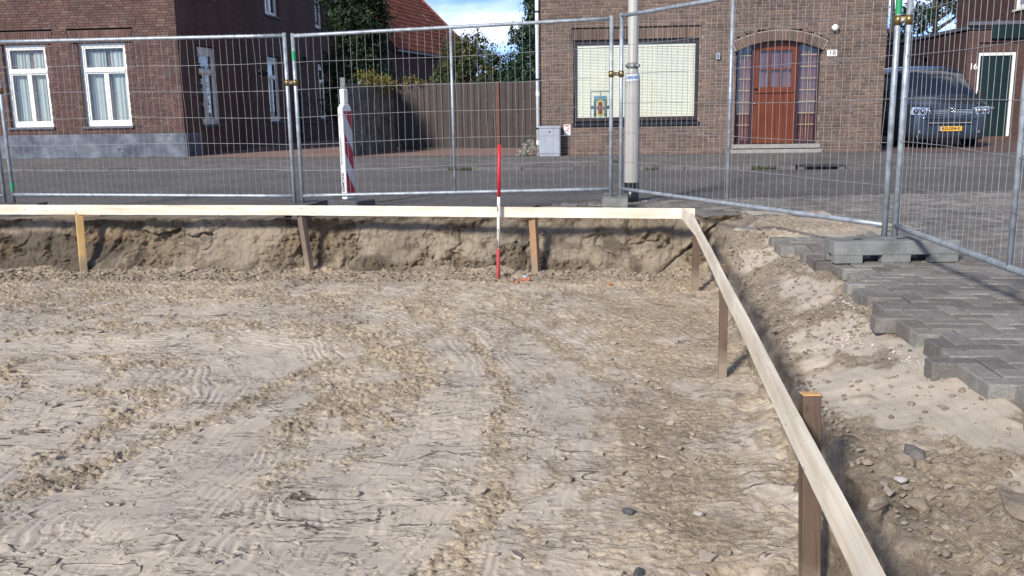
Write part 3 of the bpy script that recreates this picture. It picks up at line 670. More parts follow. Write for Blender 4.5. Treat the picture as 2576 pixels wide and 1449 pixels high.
# ranging stake
st = thing('ranging_stake', 'thin round stake painted red, flaking white and red, standing before the far board', 'stake', (-.966, 8.78, -.53))
def sp(z0, z1, m, nm):
    f = lambda z: (-.0+.034*(z)/1.3, .02*z/1.3, z); MB().tube([f(z0), f((z0+z1)/2), f(z1)], .0175 if m is not M_STAKEW else .0165, 14).build(nm, m, st, True)
sp(-.12, .285, M_REDOLD, 'lower_red_band'); sp(.2845, .80, M_STAKEW, 'white_band'); sp(.7995, 1.30, M_RED, 'upper_red_band')

# ------------------------------------------------------------------ construction fence
def fence_panel(label, A, B, z0, z1, t0, t1, nw, mid, seed, tape=None, group='wire mesh fence panels'):
    A, B = Vector(A), Vector(B); L = (B-A).length; ang = math.atan2(B.y-A.y, B.x-A.x)
    pa = thing('site_fence', label, 'fence', (A.x, A.y, 0), ang, group)
    rd = random.Random(seed)
    zb = lambda x: (z0 + (z1-z0)*x/L) + .075
    zt = lambda x: (t0 + (t1-t0)*x/L) - .028
    for x, a, b in ((0, z0, t0), (L, z1, t1)):
        MB().tube([(x, 0, a-.10), (x, 0, (a+b)/2), (x, 0, b)], .021, 14).build('post', M_GALV, pa, True)
    for nm, zf, r_ in (('bottom_rail', zb, .0195), ('top_rail', zt, .0195)):
        pts = [(.012 + (L-.024)*i/8, 0, zf(L*i/8)) for i in range(9)]; MB().tube(pts, r_, 12).build(nm, M_GALV, pa, True)
    if mid: MB().tube([(L*.5, 0, zb(L*.5)), (L*.5, 0, zt(L*.5))], .0155, 12).build('middle_post', M_GALV, pa, True)
    for i in range(nw):
        x = L*(i+.75)/(nw+.5); pts = []
        kink = rd.random(); bow = [0.0]*7
        if kink > .62:
            k = rd.randrange(2, 6); bow[k] = rd.uniform(-.02, .02); bow[k-1] = bow[k]*.6
        for j in range(7):
            f = j/6; z = zb(x)*(1-f) + zt(x)*f; pts.append((x + bow[j] + rd.gauss(0, .0016), .003 + rd.gauss(0, .0015), z))
        pts.append((pts[-1][0], pts[-1][1], pts[-1][2]+.03))
        sm = [pts[0]]
        for a, b in zip(pts, pts[1:]):
            sm.append(tuple((a[q]+b[q])/2 for q in range(3))); sm.append(b)
        MB().tube(sm, .0019, 5, False).build('wire', M_GALVW, pa, True)
    for j in range(1, 6):
        f = j/6; pts = []
        for i in range(15):
            x = L*i/14; pts.append((x, -.006 + rd.gauss(0, .0015), zb(x)*(1-f) + zt(x)*f + .010*math.sin(x*1.7+j+seed) + rd.gauss(0, .0015)))
        MB().tube(pts, .0023, 5, False).build('cross_wire', M_GALVW, pa, True)
    if tape:
        x, zz = tape; MB().lathe([(.0222, zz-.05), (.0222, zz+.05)], (0 if x == 0 else L, 0, 0), 14, False).build('green_tape', M_GREEN, pa, True)
    return pa
PA = (-6.85, 10.14, 0); PB = (-3.33, 9.80, 0); PC = (-3.245, 9.82, 0); PD = (.155, 9.96, 0); PE = (.262, 9.99, 0); PF = (2.112, 6.86, 0); PG = (2.178, 6.83, 0); PH = (2.27, 3.30, 0)
P0a = (-10.45, 10.30, 0); P0b = (-6.955, 10.13, 0)
fence_panel('fence panel beyond the green taped post, running on along the blue grey plinth', P0a, P0b, .13, .12, 1.97, 1.95, 43, False, 1)
fence_panel('fence panel without a middle post, crossing the two curtained windows', PA, PB, .13, .12, 1.975, 1.94, 45, False, 2, (0, .30))
fence_panel('fence panel with middle post, crossing the brown gate and the traffic beacon', PC, PD, .12, .155, 1.935, 2.045, 42, True, 3, (0, 1.70))
fence_panel('slanting fence panel with middle post, crossing the lamp post and the arched door', PE, PF, .155, .155, 2.07, 2.06, 42, True, 4, (1, 1.77))
fence_panel('fence panel coming forward over the paving, crossing the parked van', PG, PH, .155, .155, 2.06, 2.05, 42, True, 5)
def coupler(label, A, B, z):
    A, B = Vector(A), Vector(B); c = (A+B)/2; ang = math.atan2(B.y-A.y, B.x-A.x); L = (B-A).length
    t_ = thing('post_clamp', label, 'clamp', (c.x, c.y, z), ang)
    for s in (-1, 1):
        MB().lathe([(.0225, -.032), (.0285, -.032), (.0285, .032), (.0225, .032)], (s*L/2, 0, 0), 14, False).build('ring', M_BRASS, t_, True)
    MB().box(-L/2+.018, L/2-.018, -.022, .010, -.020, .020).build('plate', M_BRASS, t_, bevel=.003)
    MB().tube([(0, -.022, 0), (0, -.042, 0)], .010, 6).build('bolt', M_GALV, t_)
coupler('brass coupler joining the posts beside the curtained window of the plinth house', P0b, PA, 1.40)
coupler('brass coupler joining the posts before the side wall windows', PB, PC, 1.42)
coupler('brass coupler joining the posts before the blinded window', PD, PE, 1.45)
coupler('brass coupler below green tape on the posts before the parked van', PF, PG, 1.68)
# feet
def foot(label, c, rz, L, W, H, m, legs=True, cut=True):
    t_ = thing('ballast_block', label, 'fence block', c, rz)
    mb = MB(); lz = .056
    mb.box(-L/2, L/2, -W/2, W/2, lz, H); mb.build('slab', m, t_, bevel=.007)
    n_ = 3
    for k in range(n_):
        lw = L*.23; x = -L/2 + (L-lw)*k/(n_-1); i_ = .012 if k != 1 else 0
        mb = MB(); mb.box(x+(.004 if k == 0 else 0), x+lw-(.004 if k == 2 else 0), -W/2+.004, -W/2+W*.34, 0, lz+.004); mb.box(x+(.004 if k == 0 else 0), x+lw-(.004 if k == 2 else 0), W/2-W*.34, W/2-.004, 0, lz+.004); mb.build('leg', m, t_, bevel=.004)
    for x in (-L*.27, L*.27, .07): MB().box(x-.03, x+.03, -.024, .024, H-.004, H+.0015).build('black_socket_pad', M_BLACK, t_)  # flat black pads stand in for the dark of the post holes
foot('grey concrete fence foot with three legs standing on the herringbone paving', (2.10, 6.66, .002), R(5), .88, .24, .155, M_CONC)
foot('worn grey concrete fence foot beside the lamp post base', (.21, 10.02, .003), R(88), .62, .27, .15, M_CONC)
foot('black rubber fence foot under the posts before the side wall', (-3.22, 9.74, -.008), R(83), .76, .26, .13, M_RUB)
foot('black rubber fence foot under the green taped post', (-6.86, 10.02, -.03), R(3), .84, .25, .145, M_RUB)
tg = MB(); tg.box(-.45, .45, -.06, .06, 0, .032); o = tg.build('wood_offcut', M_PEGOLD, bevel=.003); o.location = (-5.95, 9.50, -.006); o.rotation_euler = (0, 0, R(28)); tag(o, 'flat weathered plank offcut lying on the edge slabs below the far board', 'plank')

# ------------------------------------------------------------------ lamp post
lp = thing('lamp_post', 'pale grey steel lamp post with black base and a fence hire sticker', 'lamp post', (.415, 10.86, -.02))
MB().lathe([(.086, -.1), (.086, .245)], n=28).build('base_sleeve', M_POLEB, lp, True)
MB().lathe([(.0845, .245), (.087, .25), (.087, 1.40), (.083, 1.46), (.064, 1.535), (.058, 1.56), (.057, 3.2), (.052, 5.0), (.045, 6.2)], n=28).build('pole', M_POLE, lp, True)
MB().lathe([(.0575, 1.553), (.066, 1.556), (.066, 1.618), (.0575, 1.62)], n=24, cap=False).build('collar', plain('collar_grey', (.16,.155,.15), .6, .2, .2), lp, True)
for k in range(6):
    a = R(-97 + 60*k); c = Vector((math.cos(a), math.sin(a), 0))
    MB().tube([Vector((0,0,1.588)) + c*.062, Vector((0,0,1.588)) + c*.088], .017, 10).build('bolt', M_GALV, lp)
band = MB(); n_ = 18
# the sticker follows the shoulder of the pole
prof = lambda z: np.interp(z, [1.40, 1.46, 1.535], [.087, .083, .064]) + .0012
def stick(u, v):      # u metres along, v 0..1 up
    z = 1.415 + v*.075 + u*.06; r_ = float(prof(z)); a = R(-92) + u/.083
    return (r_*math.cos(a), r_*math.sin(a), z)
vs = []; fs = []
for i in range(n_+1):
    u_ = -.088 + .176*i/n_
    for j in range(4): vs.append(stick(u_, j/3))
for i in range(n_):
    for j in range(3): fs.append((4*i+j, 4*i+4+j, 4*i+5+j, 4*i+1+j))
stk = MB().add(vs, fs).build('sticker', M_SIGNW, lp, True)
def Tst(x, y, z):
    zz = 1.4525 + y*1.0 + x*.06; r_ = float(prof(zz)) + .0015 + z; a = R(-92) + x/.083
    return (r_*math.cos(a), r_*math.sin(a), zz)
text('HERAS', .046, M_BLUE, stk, lambda x, y, z: Tst(x-.012, y, z), ext=.0006, shear=.12, weight=.0018)
MB().add([Tst(.060,-.024,.001), Tst(.071,-.024,.001), Tst(.079,.026,.001), Tst(.068,.026,.001)], [(0,1,2,3)]).build('mark', M_BLUE, stk)
arm = MB().tube([(0,0,6.15), (.1,-.1,6.35), (.3,.5,6.45), (.35,1.0,6.45)], .03, 10).build('arm', M_POLE, lp, True)
MB().box(.22, .48, .9, 1.5, 6.38, 6.50).build('lantern', M_CAB, lp, bevel=.04)
wd = MB()

# ------------------------------------------------------------------ traffic beacon
bc = thing('traffic_beacon', 'white plastic traffic beacon with red diagonal bands and lettered edge', 'beacon', (-3.06, 11.05, -.05), R(59))
# local x: across the striped face, -y faces the viewer of the stripes; narrow lettered side on -x
w2 = .078; d2_ = .042
poly = [(-w2, .10), (w2, .10), (w2, 1.17), (w2-.03, 1.235), (.035, 1.25), (.035, 1.42), (-.055, 1.42), (-.055, 1.25), (-w2+.03, 1.235), (-w2, 1.17)]
poly = [(-w2, .085), (w2, .085), (w2, 1.19), (w2-.03, 1.235), (w2-.05, 1.245), (-w2+.05, 1.245), (-w2+.03, 1.235), (-w2, 1.19)]
body = MB().prism(poly, lambda a, b, d: (a, d, b), -d2_, d2_).build('body', M_BEACON, bc, bevel=.012)
MB().box(-.038, .038, -.036, .036, 1.24, 1.42).build('handle', M_BEACON, bc, bevel=.012)
yf = -d2_ - .001
stripe_z0, stripe_z1, hw = .12, 1.155, .064
pl = MB().quad((-hw, yf-.001, stripe_z0), (hw, yf-.001, stripe_z0), (hw, yf-.001, stripe_z1), (-hw, yf-.001, stripe_z1)).build('reflective_face', M_WHITER, bc)
def clipband(zl, zr):   # red band polygon between two slanted lines clipped to the face
    out = []
    n = 24
    up = []; dn = []
    for i in range(n+1):
        x = -hw + 2*hw*i/n; f = i/n
        top_ = zl[1] + (zr[1]-zl[1])*f; bot = zl[0] + (zr[0]-zl[0])*f
        top_ = min(max(top_, stripe_z0), stripe_z1); bot = min(max(bot, stripe_z0), stripe_z1)
        up.append((x, yf-.0025, top_)); dn.append((x, yf-.0025, bot))
    m_ = MB(); m_.add(dn+up, [(i, i+1, n+2+i, n+1+i) for i in range(n)]); return m_
for zc in (1.26, .76, .30, -.15):
    clipband((zc-.10, zc+.14), (zc-.34, zc-.10)).build('red_band', M_REDR, pl)
# lettering on the narrow side (-x face)
xs_ = -w2 - .0015
def Tb(x, y, z): return (xs_-z, -y*1.0, x)
text('GRONDWERKEN', .043, M_BLACK, body, lambda x, y, z: (xs_-z, y+.006, x*1.0+.67), ext=.0006)
text('L. SIEMONS', .060, M_BLACK, body, lambda x, y, z: (xs_-z, y, x*1.0+.265), ext=.0006, weight=.001)
MB().box(-.16, .16, -.30, .30, .0, .085).build('foot_plate', M_RUB, bc, bevel=.015)

# ------------------------------------------------------------------ brick walls and windows
def brick_wall(parent, T, width, z0, z1, openings, mB, mM, nind, seed, L=.21, H=.052, J=.011, depth=.085, u_from=0.0, wob=.0, zmax_b=None, score=None):
    """openings: list of f(z)->(u0,u1) or None. bricks of full length near the viewer are single parts, the rest one stuff part"""
    rd = random.Random(seed); pz = H+J; rows = int((z1-z0)/pz)
    S, back, single = MB(), MB(), []
    FC = [(0,1,5,4),(1,2,6,5),(3,0,4,7),(4,5,6,7),(0,3,2,1)]
    for r_ in range(rows):
        z = z0 + r_*pz + J/2
        iv = [(u_from, width)]
        for op in openings:
            a = op(z+.004); b = op(z+H-.004); o_ = [q for q in (a, b) if q]
            if not o_: continue
            lo = min(q[0] for q in o_); hi = max(q[1] for q in o_); nv = []
            for (p_, q_) in iv:
                if hi <= p_ or lo >= q_: nv.append((p_, q_))
                else:
                    if lo > p_+.02: nv.append((p_, lo))
                    if hi < q_-.02: nv.append((hi, q_))
            iv = nv
        for (p_, q_) in iv:
            back.add([T(p_+.003, -.012, z-J/2), T(q_-.003, -.012, z-J/2), T(q_-.003, -.012, z+H+J/2), T(p_+.003, -.012, z+H+J/2),
                      T(p_+.003, -.30, z-J/2), T(q_-.003, -.30, z-J/2), T(q_-.003, -.30, z+H+J/2), T(p_+.003, -.30, z+H+J/2)], [(0,1,2,3), (4,0,3,7), (1,5,6,2)])
        u_ = u_from - (L+J)*(.5 if r_ % 2 else 0) - rd.choice([0, .055]); 
        while u_ < width:
            ln = L if rd.random() > .22 else (L-J)/2
            a, b = u_, u_+ln; u_ = b+J
            for (p_, q_) in iv:
                x0, x1 = max(a, p_), min(b, q_)
                if x1-x0 < .025: continue
                pr = rd.uniform(0, .006); w_ = lambda: rd.uniform(-wob, wob)
                if abs((x1-x0)-L) < 1e-6 and wob == 0:
                    single.append((x0, z, pr))
                    continue
                S.add([T(x0, -depth, z), T(x1, -depth, z), T(x1, pr, z+w_()), T(x0, pr, z+w_()), T(x0, -depth, z+H), T(x1, -depth, z+H), T(x1, pr, z+H+w_()), T(x0, pr, z+H+w_())],
                      [(3,2,6,7),(0,3,7,4),(2,1,5,6),(4,7,6,5),(0,1,2,3)])
    # full bricks
    O = T(0, 0, 0); Ux = (T(1, 0, 0)-O); Nx = (T(0, 1, 0)-O)
    base = MB(); q = []
    for dd in (-depth, 0):
        for zz in (0, H):
            for x_ in (0, L): q.append(Ux*x_ + Nx*dd + Vector((0,0,zz)))
    base.add(q, [(4,5,7,6),(0,4,6,2),(5,1,3,7),(2,6,7,3),(0,1,5,4)])
    me = base.mesh('brick')
    single.sort(key=lambda s: score(s[0], s[1]) if score else 0)
    for i, (x0, z, pr) in enumerate(single):
        P = T(x0, pr, z)
        if i < nind:
            o = obj('brick', me, mB, parent, loc=P)
        else:
            S.add([P+v_ for v_ in q], base.f)
    if S.v: stuff(S.build('brickwork', mB, parent))
    back.build('mortar', mM, parent)
def rect(u0, u1, z0, z1): return lambda z: (u0, u1) if z0 < z < z1 else None
def soldier(parent, T, u0, u1, z0, h, mB, fan=0.0, n=None, d=.004, nm='lintel_brick'):
    n = n or int((u1-u0)/.062); c = (u0+u1)/2
    for i in range(n):
        a = u0 + (u1-u0)*i/n + .004; b = u0 + (u1-u0)*(i+1)/n - .004
        fa, fb = (a-c)*fan, (b-c)*fan
        mb = MB(); mb.add([T(a, -.085, z0), T(b, -.085, z0), T(b+fb, -.085, z0+h), T(a+fa, -.085, z0+h), T(a, d, z0), T(b, d, z0), T(b+fb, d, z0+h), T(a+fa, d, z0+h)],
                          [(4,5,6,7),(0,4,7,3),(5,1,2,6),(3,7,6,2),(0,1,5,4)])
        mb.build(nm, mB, parent)
    mb = MB(); f0, f1 = (u0-c)*fan, (u1-c)*fan
    mb.add([T(u0-.004, -.012, z0), T(u1+.004, -.012, z0), T(u1+f1+.004, -.012, z0+h+.008), T(u0+f0-.004, -.012, z0+h+.008)], [(0,1,2,3)]); mb.build('mortar', M_LEFTM, parent)
def curtain(parent, T, u0, u1, z0, z1, d, m, folds=9, amp=.025, gap=None, seed=0):
    n = 60; vs = []; fs = []; rd = random.Random(seed); ph = [rd.uniform(0, 6) for _ in range(4)]
    for i in range(n+1):
        f = i/n; u_ = u0 + (u1-u0)*f
        w = amp*(math.sin(f*folds*6.28+ph[0]) + .5*math.sin(f*folds*2.7*3.1+ph[1]))
        vs += [T(u_, d+w, z0), T(u_, d+w*.7, z1)]
    for i in range(n): fs.append((2*i, 2*i+2, 2*i+3, 2*i+1))
    return MB().add(vs, fs).build('curtain', m, parent, True)
def window(parent, T, u0, u1, z0, z1, d=-.10, fw_=.065, transom=None, mull=True, m=None, sill=True, curt=True, shutter=False, sillm=None, seed=0):
    m = m or M_WHITE
    fr = MB()
    fr.fbox(T, u0, u0+fw_, d-.07, d, z0, z1); fr.fbox(T, u1-fw_, u1, d-.07, d, z0, z1)
    fr.fbox(T, u0+fw_, u1-fw_, d-.07, d, z0, z0+fw_*1.2); fr.fbox(T, u0+fw_, u1-fw_, d-.07, d, z1-fw_, z1)
    F_ = fr.build('window', m, parent, bevel=.004)
    lights = []
    a, b, zl, zh = u0+fw_, u1-fw_, z0+fw_*1.2, z1-fw_
    if transom:
        tb = MB(); tb.fbox(T, a-.001, b+.001, d-.075, d+.015, transom-.035, transom+.035); tb.build('transom', m, F_, bevel=.004)
        lights.append((a, b, transom+.035, zh)); zh = transom-.035
    if mull:
        c_ = (a+b)/2; mb = MB(); mb.fbox(T, c_-.02, c_+.02, d-.06, d-.012, zl, zh); mb.build('mullion', m, F_, bevel=.003)
        lights += [(a, c_-.02, zl, zh), (c_+.02, b, zl, zh)]
    else: lights.append((a, b, zl, zh))
    for (p_, q_, r_, s_) in lights:
        e = .038; sa = MB()
        sa.fbox(T, p_, p_+e, d-.06, d-.018, r_, s_); sa.fbox(T, q_-e, q_, d-.06, d-.018, r_, s_); sa.fbox(T, p_+e, q_-e, d-.06, d-.018, r_, r_+e*1.2); sa.fbox(T, p_+e, q_-e, d-.06, d-.018, s_-e, s_)
        sa.build('sash', m, F_, bevel=.003)
        MB().quad(T(p_+e, d-.045, r_+e), T(q_-e, d-.045, r_+e), T(q_-e, d-.045, s_-e), T(p_+e, d-.045, s_-e)).build('pane', M_GLASS, F_)
    if sill:
        sl = MB(); sl.fbox(T, u0-.05, u1+.05, d-.05, .055, z0-.055, z0-.002); sl.build('sill', sillm or M_SILL, F_, bevel=.005)
    if shutter:
        zt_ = (transom or z0)+.04
        for k in range(4):
            zz = z1-fw_-.035*(k+1); mb = MB(); mb.fbox(T, a+.003, b-.003, d-.014, d-.004, zz, zz+.031); mb.build('shutter_slat', m, F_)
    if curt:
        w = (u1-u0)
        curtain(F_, T, u0+w*.10, u0+w*.47, z0+.02, z1-w*.16, d-.17, M_CURT, 5, .018, seed=seed); curtain(F_, T, u0+w*.56, u1-.01, z0+.02, z1-w*.16, d-.17, M_CURT, 5, .018, seed=seed+5)
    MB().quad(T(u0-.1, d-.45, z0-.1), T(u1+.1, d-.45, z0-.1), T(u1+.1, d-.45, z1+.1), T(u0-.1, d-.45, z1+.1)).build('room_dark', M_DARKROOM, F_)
    return F_

# ------------------------------------------------------------------ left house
HX, HY = -10.385, 22.5
LH = thing('brick_house', 'large red brown brick house with white framed windows and blue grey plinth', 'house', (HX, HY, 0))
TF = frame((-9.2, 0, 0), (1, 0, 0), (0, -1, 0))           # front, u from left to the corner
TS = frame((0, 0, 0), (0, 1, 0), (1, 0, 0))               # side, u going away
wf = [(-15.03-HX+9.2, -13.87-HX+9.2), (-13.01-HX+9.2, -11.765-HX+9.2)]
ops = [rect(a, b, .795, 2.86) for a, b in wf]
lint = [(lambda a, b: (lambda z: (a-.16-(z-2.86)*.30, b+.16+(z-2.86)*.30) if 2.86 <= z < 3.165 else None))(a, b) for a, b in wf]
CAMP = Vector((0, 0, CAMZ))
def dist_score(Tw, off): return lambda u_, z_: (Vector(off) + Tw(u_, 0, z_) - CAMP).length
brick_wall(LH, TF, 9.2, 0.0, 6.2, ops + lint, M_LEFTB, M_LEFTM, 300, 5, score=lambda u_, z_: (z_ < .62)*100 + (u_ < 3.6)*100 + (z_ > 3.9)*50 + (9.2-u_))
for i, (a, b) in enumerate(wf):
    soldier(LH, TF, a-.16, b+.16, 2.868, .295, M_LEFTB, .10)
    window(LH, TF, a, b, .80, 2.855, d=-.11, fw_=.085, transom=2.185, seed=i)
sw = [(1.13, 2.37), (6.28, 7.47), (11.65, 12.68)]
ops = [rect(a, b, .775, 2.82) for a, b in sw] + [rect(a, b, 4.10, 5.55) for a, b in [(1.2, 2.4), (6.4, 7.72), (11.65, 12.65)]]
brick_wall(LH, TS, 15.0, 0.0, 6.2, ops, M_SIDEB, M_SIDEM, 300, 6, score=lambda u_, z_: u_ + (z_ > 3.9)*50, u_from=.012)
for i, (a, b) in enumerate(sw): window(LH, TS, a, b, .78, 2.815, d=-.10, fw_=.085, transom=2.17, seed=20+i, shutter=True)
for i, (a, b) in enumerate([(1.2, 2.4), (6.4, 7.72), (11.65, 12.65)]): window(LH, TS, a, b, 4.105, 5.545, d=-.10, fw_=.075, seed=30+i)
pl = MB(); pl.box(-9.2, .0, -.055, -.005, 0, .60); pl.box(.001, .055, -.055, .93, 0, .60); pl.build('plinth', M_PLINTH, LH, bevel=.012)
for xx in (-5.5, -1.75): MB().box(xx-.04, xx+.04, -.0565, -.05, .20, .235).build('vent', M_BLACK, LH)
MB().box(.008, .13, 13.55, 13.85, 0, 6.1).build('pilaster', M_SIDEB, LH)
lamp = MB(); lamp.fbox(TS, 5.40, 5.55, .004, .02, 2.14, 2.36); L_ = lamp.build('wall_lamp', plain('lamp_plate', (.10,.11,.12), .5), LH, bevel=.004)
MB().tube([TS(5.47, .02, 2.25), TS(5.50, .14, 2.25), TS(5.52, .26, 2.27)], [.05, .075, .05], 12).build('lamp_body', plain('lamp_metal', (.03,.032,.035), .3, .5), L_, True)
bl = MB(); bl.tube([TS(9.95, .005, 2.95), TS(9.95, .10, 2.93), TS(9.95, .14, 2.78)], [.03, .05, .12], 10).build('bell_lamp', M_BLACK, LH, True)
core = MB(); core.box(-9.15, -.32, .32, 14.9, 0, 6.15); core.build('core', M_SIDEM, LH)
M_SLATE = plain('dark_roof_tiles', (.05,.042,.04), .8, 0, .3, 9, .5, 8, stretch=(1,3,3))
mb = MB(); mb.prism([(-9.6, 6.16), (.35, 6.16), (-4.6, 10.2)], lambda a, b, d: (a, d, b), -.3, 15.2); mb.build('roof', M_SLATE, LH)

# ------------------------------------------------------------------ right house
RX, RY = -1.335, 21.2; RW = 7.65
RH = thing('brick_house', 'handmade brown brick house with arched wooden door and blinded window', 'house', (RX, RY, 0))
TR = frame((0, 0, 0), (1, 0, 0), (0, -1, 0))
du = lambda X_: X_-RX
w0, w1 = du(-.525), du(2.285)
dA, dB = du(3.10), du(4.95); sprz, rise = 2.245, .215
dc, hw_ = (dA+dB)/2, (dB-dA)/2; Ra = (hw_**2 + rise**2)/(2*rise); cz = sprz + rise - Ra
def arch_in(z):
    if z < .0 or z > sprz+rise: return None
    if z <= sprz: return (dA, dB)
    h_ = math.sqrt(max(0, Ra**2 - (z-cz)**2)); return (dc-h_, dc+h_)
Ro = Ra + .225; ang = math.asin((hw_+.0)/Ra)
def arch_out(z):
    if z < sprz-.05 or z > cz+Ro: return None
    r_ = math.sqrt(max(0, Ro**2 - (z-cz)**2)); lim = hw_ + max(0, (z-sprz)+.05)*math.tan(ang)+.02
    h_ = min(r_, lim)
    if h_ <= 0: return None
    return (dc-h_, dc+h_)
brick_wall(RH, TR, RW, 0.0, 5.6, [rect(w0, w1, .66, 2.56), rect(w0-.04, w1+.04, 2.56, 2.80), arch_in, arch_out], M_RIGHTB, M_RIGHTM, 300, 8, L=.215, H=.053, J=.016,
           score=lambda u_, z_: abs(u_-3.8)*.35 + abs(z_-1.5))
soldier(RH, TR, w0-.036, w1+.036, 2.566, .222, M_RIGHTB, 0, 42)
na = 31
for i in range(na):
    a0 = -ang*1.0 + 2*ang*(i+.07)/na; a1 = -ang + 2*ang*(i+.93)/na
    P = lambda a, r_, d: TR(dc + math.sin(a)*r_, d, cz + math.cos(a)*r_)
    mb = MB(); mb.add([P(a0,Ra+.004,-.1),P(a1,Ra+.004,-.1),P(a1,Ro-.012,-.1),P(a0,Ro-.012,-.1),P(a0,Ra+.004,.006),P(a1,Ra+.004,.006),P(a1,Ro-.012,.006),P(a0,Ro-.012,.006)],
                      [(4,5,6,7),(0,4,7,3),(5,1,2,6),(3,7,6,2),(0,1,5,4)]); mb.build('arch_brick', M_RIGHTB, RH)
mb = MB(); n_ = 24; vs = []
for i in range(n_+1):
    a = -ang*1.03 + 2.06*ang*i/n_; vs += [TR(dc+math.sin(a)*(Ra+.006), -.010, cz+math.cos(a)*(Ra+.006)), TR(dc+math.sin(a)*(Ro+.01), -.010, cz+math.cos(a)*(Ro+.01)), TR(dc+math.sin(a)*(Ra+.006), -.2, cz+math.cos(a)*(Ra+.006))]
mb.add(vs, [(3*i, 3*i+3, 3*i+4, 3*i+1) for i in range(n_)] + [(3*i+2, 3*i+5, 3*i+3, 3*i) for i in range(n_)]); mb.build('mortar', M_RIGHTM, RH)
# big window with venetian blind
WF = MB(); f_ = .075; d = -.06
WF.fbox(TR, w0, w0+f_, d-.07, d, .76, 2.56); WF.fbox(TR, w1-f_, w1, d-.07, d, .76, 2.56); WF.fbox(TR, w0+f_, w1-f_, d-.07, d, 2.56-f_*1.25, 2.56); WF.fbox(TR, w0+f_, w1-f_, d-.07, d, .76, .76+f_)
WN = WF.build('window', M_BROWNF, RH, bevel=.005)
MB().quad(TR(w0+f_, d-.03, .76+f_), TR(w1-f_, d-.03, .76+f_), TR(w1-f_, d-.03, 2.56-f_), TR(w0+f_, d-.03, 2.56-f_)).build('pane', M_GLASS, WN)
MB().fbox(TR, w0+f_+.004, w1-f_-.004, d-.085, d-.045, 2.56-.165, 2.56-.11).build('blind_headrail', M_BLIND, WN)
ns = 46; zl, zh = .76+f_+.012, 2.56-.175
sm = None
for k in range(ns):
    z = zl + (zh-zl)*(k+.5)/ns; mb = MB()
    mb.add([TR(w0+f_+.008, -.118, z+.0135), TR(w1-f_-.008, -.118, z+.0135), TR(w1-f_-.008, -.106, z+.003), TR(w0+f_+.008, -.106, z+.003), TR(w1-f_-.008, -.102, z-.0135), TR(w0+f_+.008, -.102, z-.0135)], [(0,1,2,3), (3,2,4,5)])
    mb.build('blind_slat', M_BLIND, WN)
for uf in (.045, .355, .655, .955):
    u_ = w0+f_ + (w1-w0-2*f_)*uf; MB().fbox(TR, u_-.010, u_+.010, -.100, -.098, zl, zh).build('blind_tape', M_BLIND, WN)
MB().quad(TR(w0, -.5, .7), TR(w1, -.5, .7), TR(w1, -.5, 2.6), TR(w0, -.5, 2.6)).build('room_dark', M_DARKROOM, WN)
# stained glass hanging panel
gcol = {k: plain('stained_'+k, c_, .3, 0, .2, 14) for k, c_ in dict(blue=(.07,.19,.27), green=(.01,.07,.055), yellow=(.40,.32,.04), red=(.20,.045,.025), teal=(.03,.13,.14)).items()}
su, sz = du(.085), 1.06; sw_, sh_ = .15, .27
sg = MB(); 
for (a, b, c_, e_) in ((-sw_-.07, sw_+.07, sh_+.10, sh_+.108), (-sw_-.07, sw_+.07, -sh_-.10, -sh_-.092), (-sw_-.07, -sw_-.062, -sh_-.1, sh_+.10), (sw_+.062, sw_+.07, -sh_-.1, sh_+.10), (-.004, .004, sh_, sh_+.10), (-.004, .004, -sh_-.1, -sh_)):
    sg.fbox(TR, su+a, su+b, -.098, -.092, sz+c_, sz+e_)
SG = sg.build('stained_glass', M_BLACK, WN)
for (a, b, c_, e_, k) in ((-sw_, sw_, .22, .27, 'blue'), (-sw_, sw_, .155, .21, 'teal'), (-sw_, sw_, -.27, -.21, 'blue'), (-sw_, -.09, -.2, .15, 'green'), (.09, sw_, -.2, .15, 'green'), (-sw_-.07, -sw_, -.02, .05, 'green'), (sw_, sw_+.07, -.02, .05, 'green'), (-sw_, -sw_+.05, -.2, -.1, 'blue'), (sw_-.05, sw_, -.2, -.1, 'blue')):
    MB().fbox(TR, su+a+.003, su+b-.003, -.097, -.093, sz+c_+.003, sz+e_-.003).build('glass_piece', gcol[k], SG)
for zc, k, r_ in ((.12, 'yellow', .075), (-.12, 'yellow', .075), (.10, 'red', .045), (0, 'red', .085), (-.10, 'red', .045)):
    poly = [(math.cos(q)*r_, math.sin(q)*r_) for q in np.linspace(0, 2*math.pi, 8, endpoint=False)]
    dd = -.089 if k == 'red' and r_ < .05 else -.0905
    MB().prism(poly, lambda a, b, d_: TR(su+a, d_, sz+zc+b), -.096, dd).build('glass_piece', gcol[k], SG)
for k in range(16):
    a = w0-.03 + (w1-w0+.06)*k/16; b = w0-.03 + (w1-w0+.06)*(k+1)/16
    mb = MB(); mb.add([TR(a+.004, -.10, .755), TR(b-.004, -.10, .755), TR(b-.004, .045, .715), TR(a+.004, .045, .715), TR(a+.004, -.10, .66), TR(b-.004, -.10, .66), TR(b-.004, .045, .66), TR(a+.004, .045, .66)],
                      [(0,1,2,3), (3,2,6,7), (0,3,7,4), (2,1,5,6), (4,7,6,5)]); mb.build('sill_tile', M_BLACKT, WN)
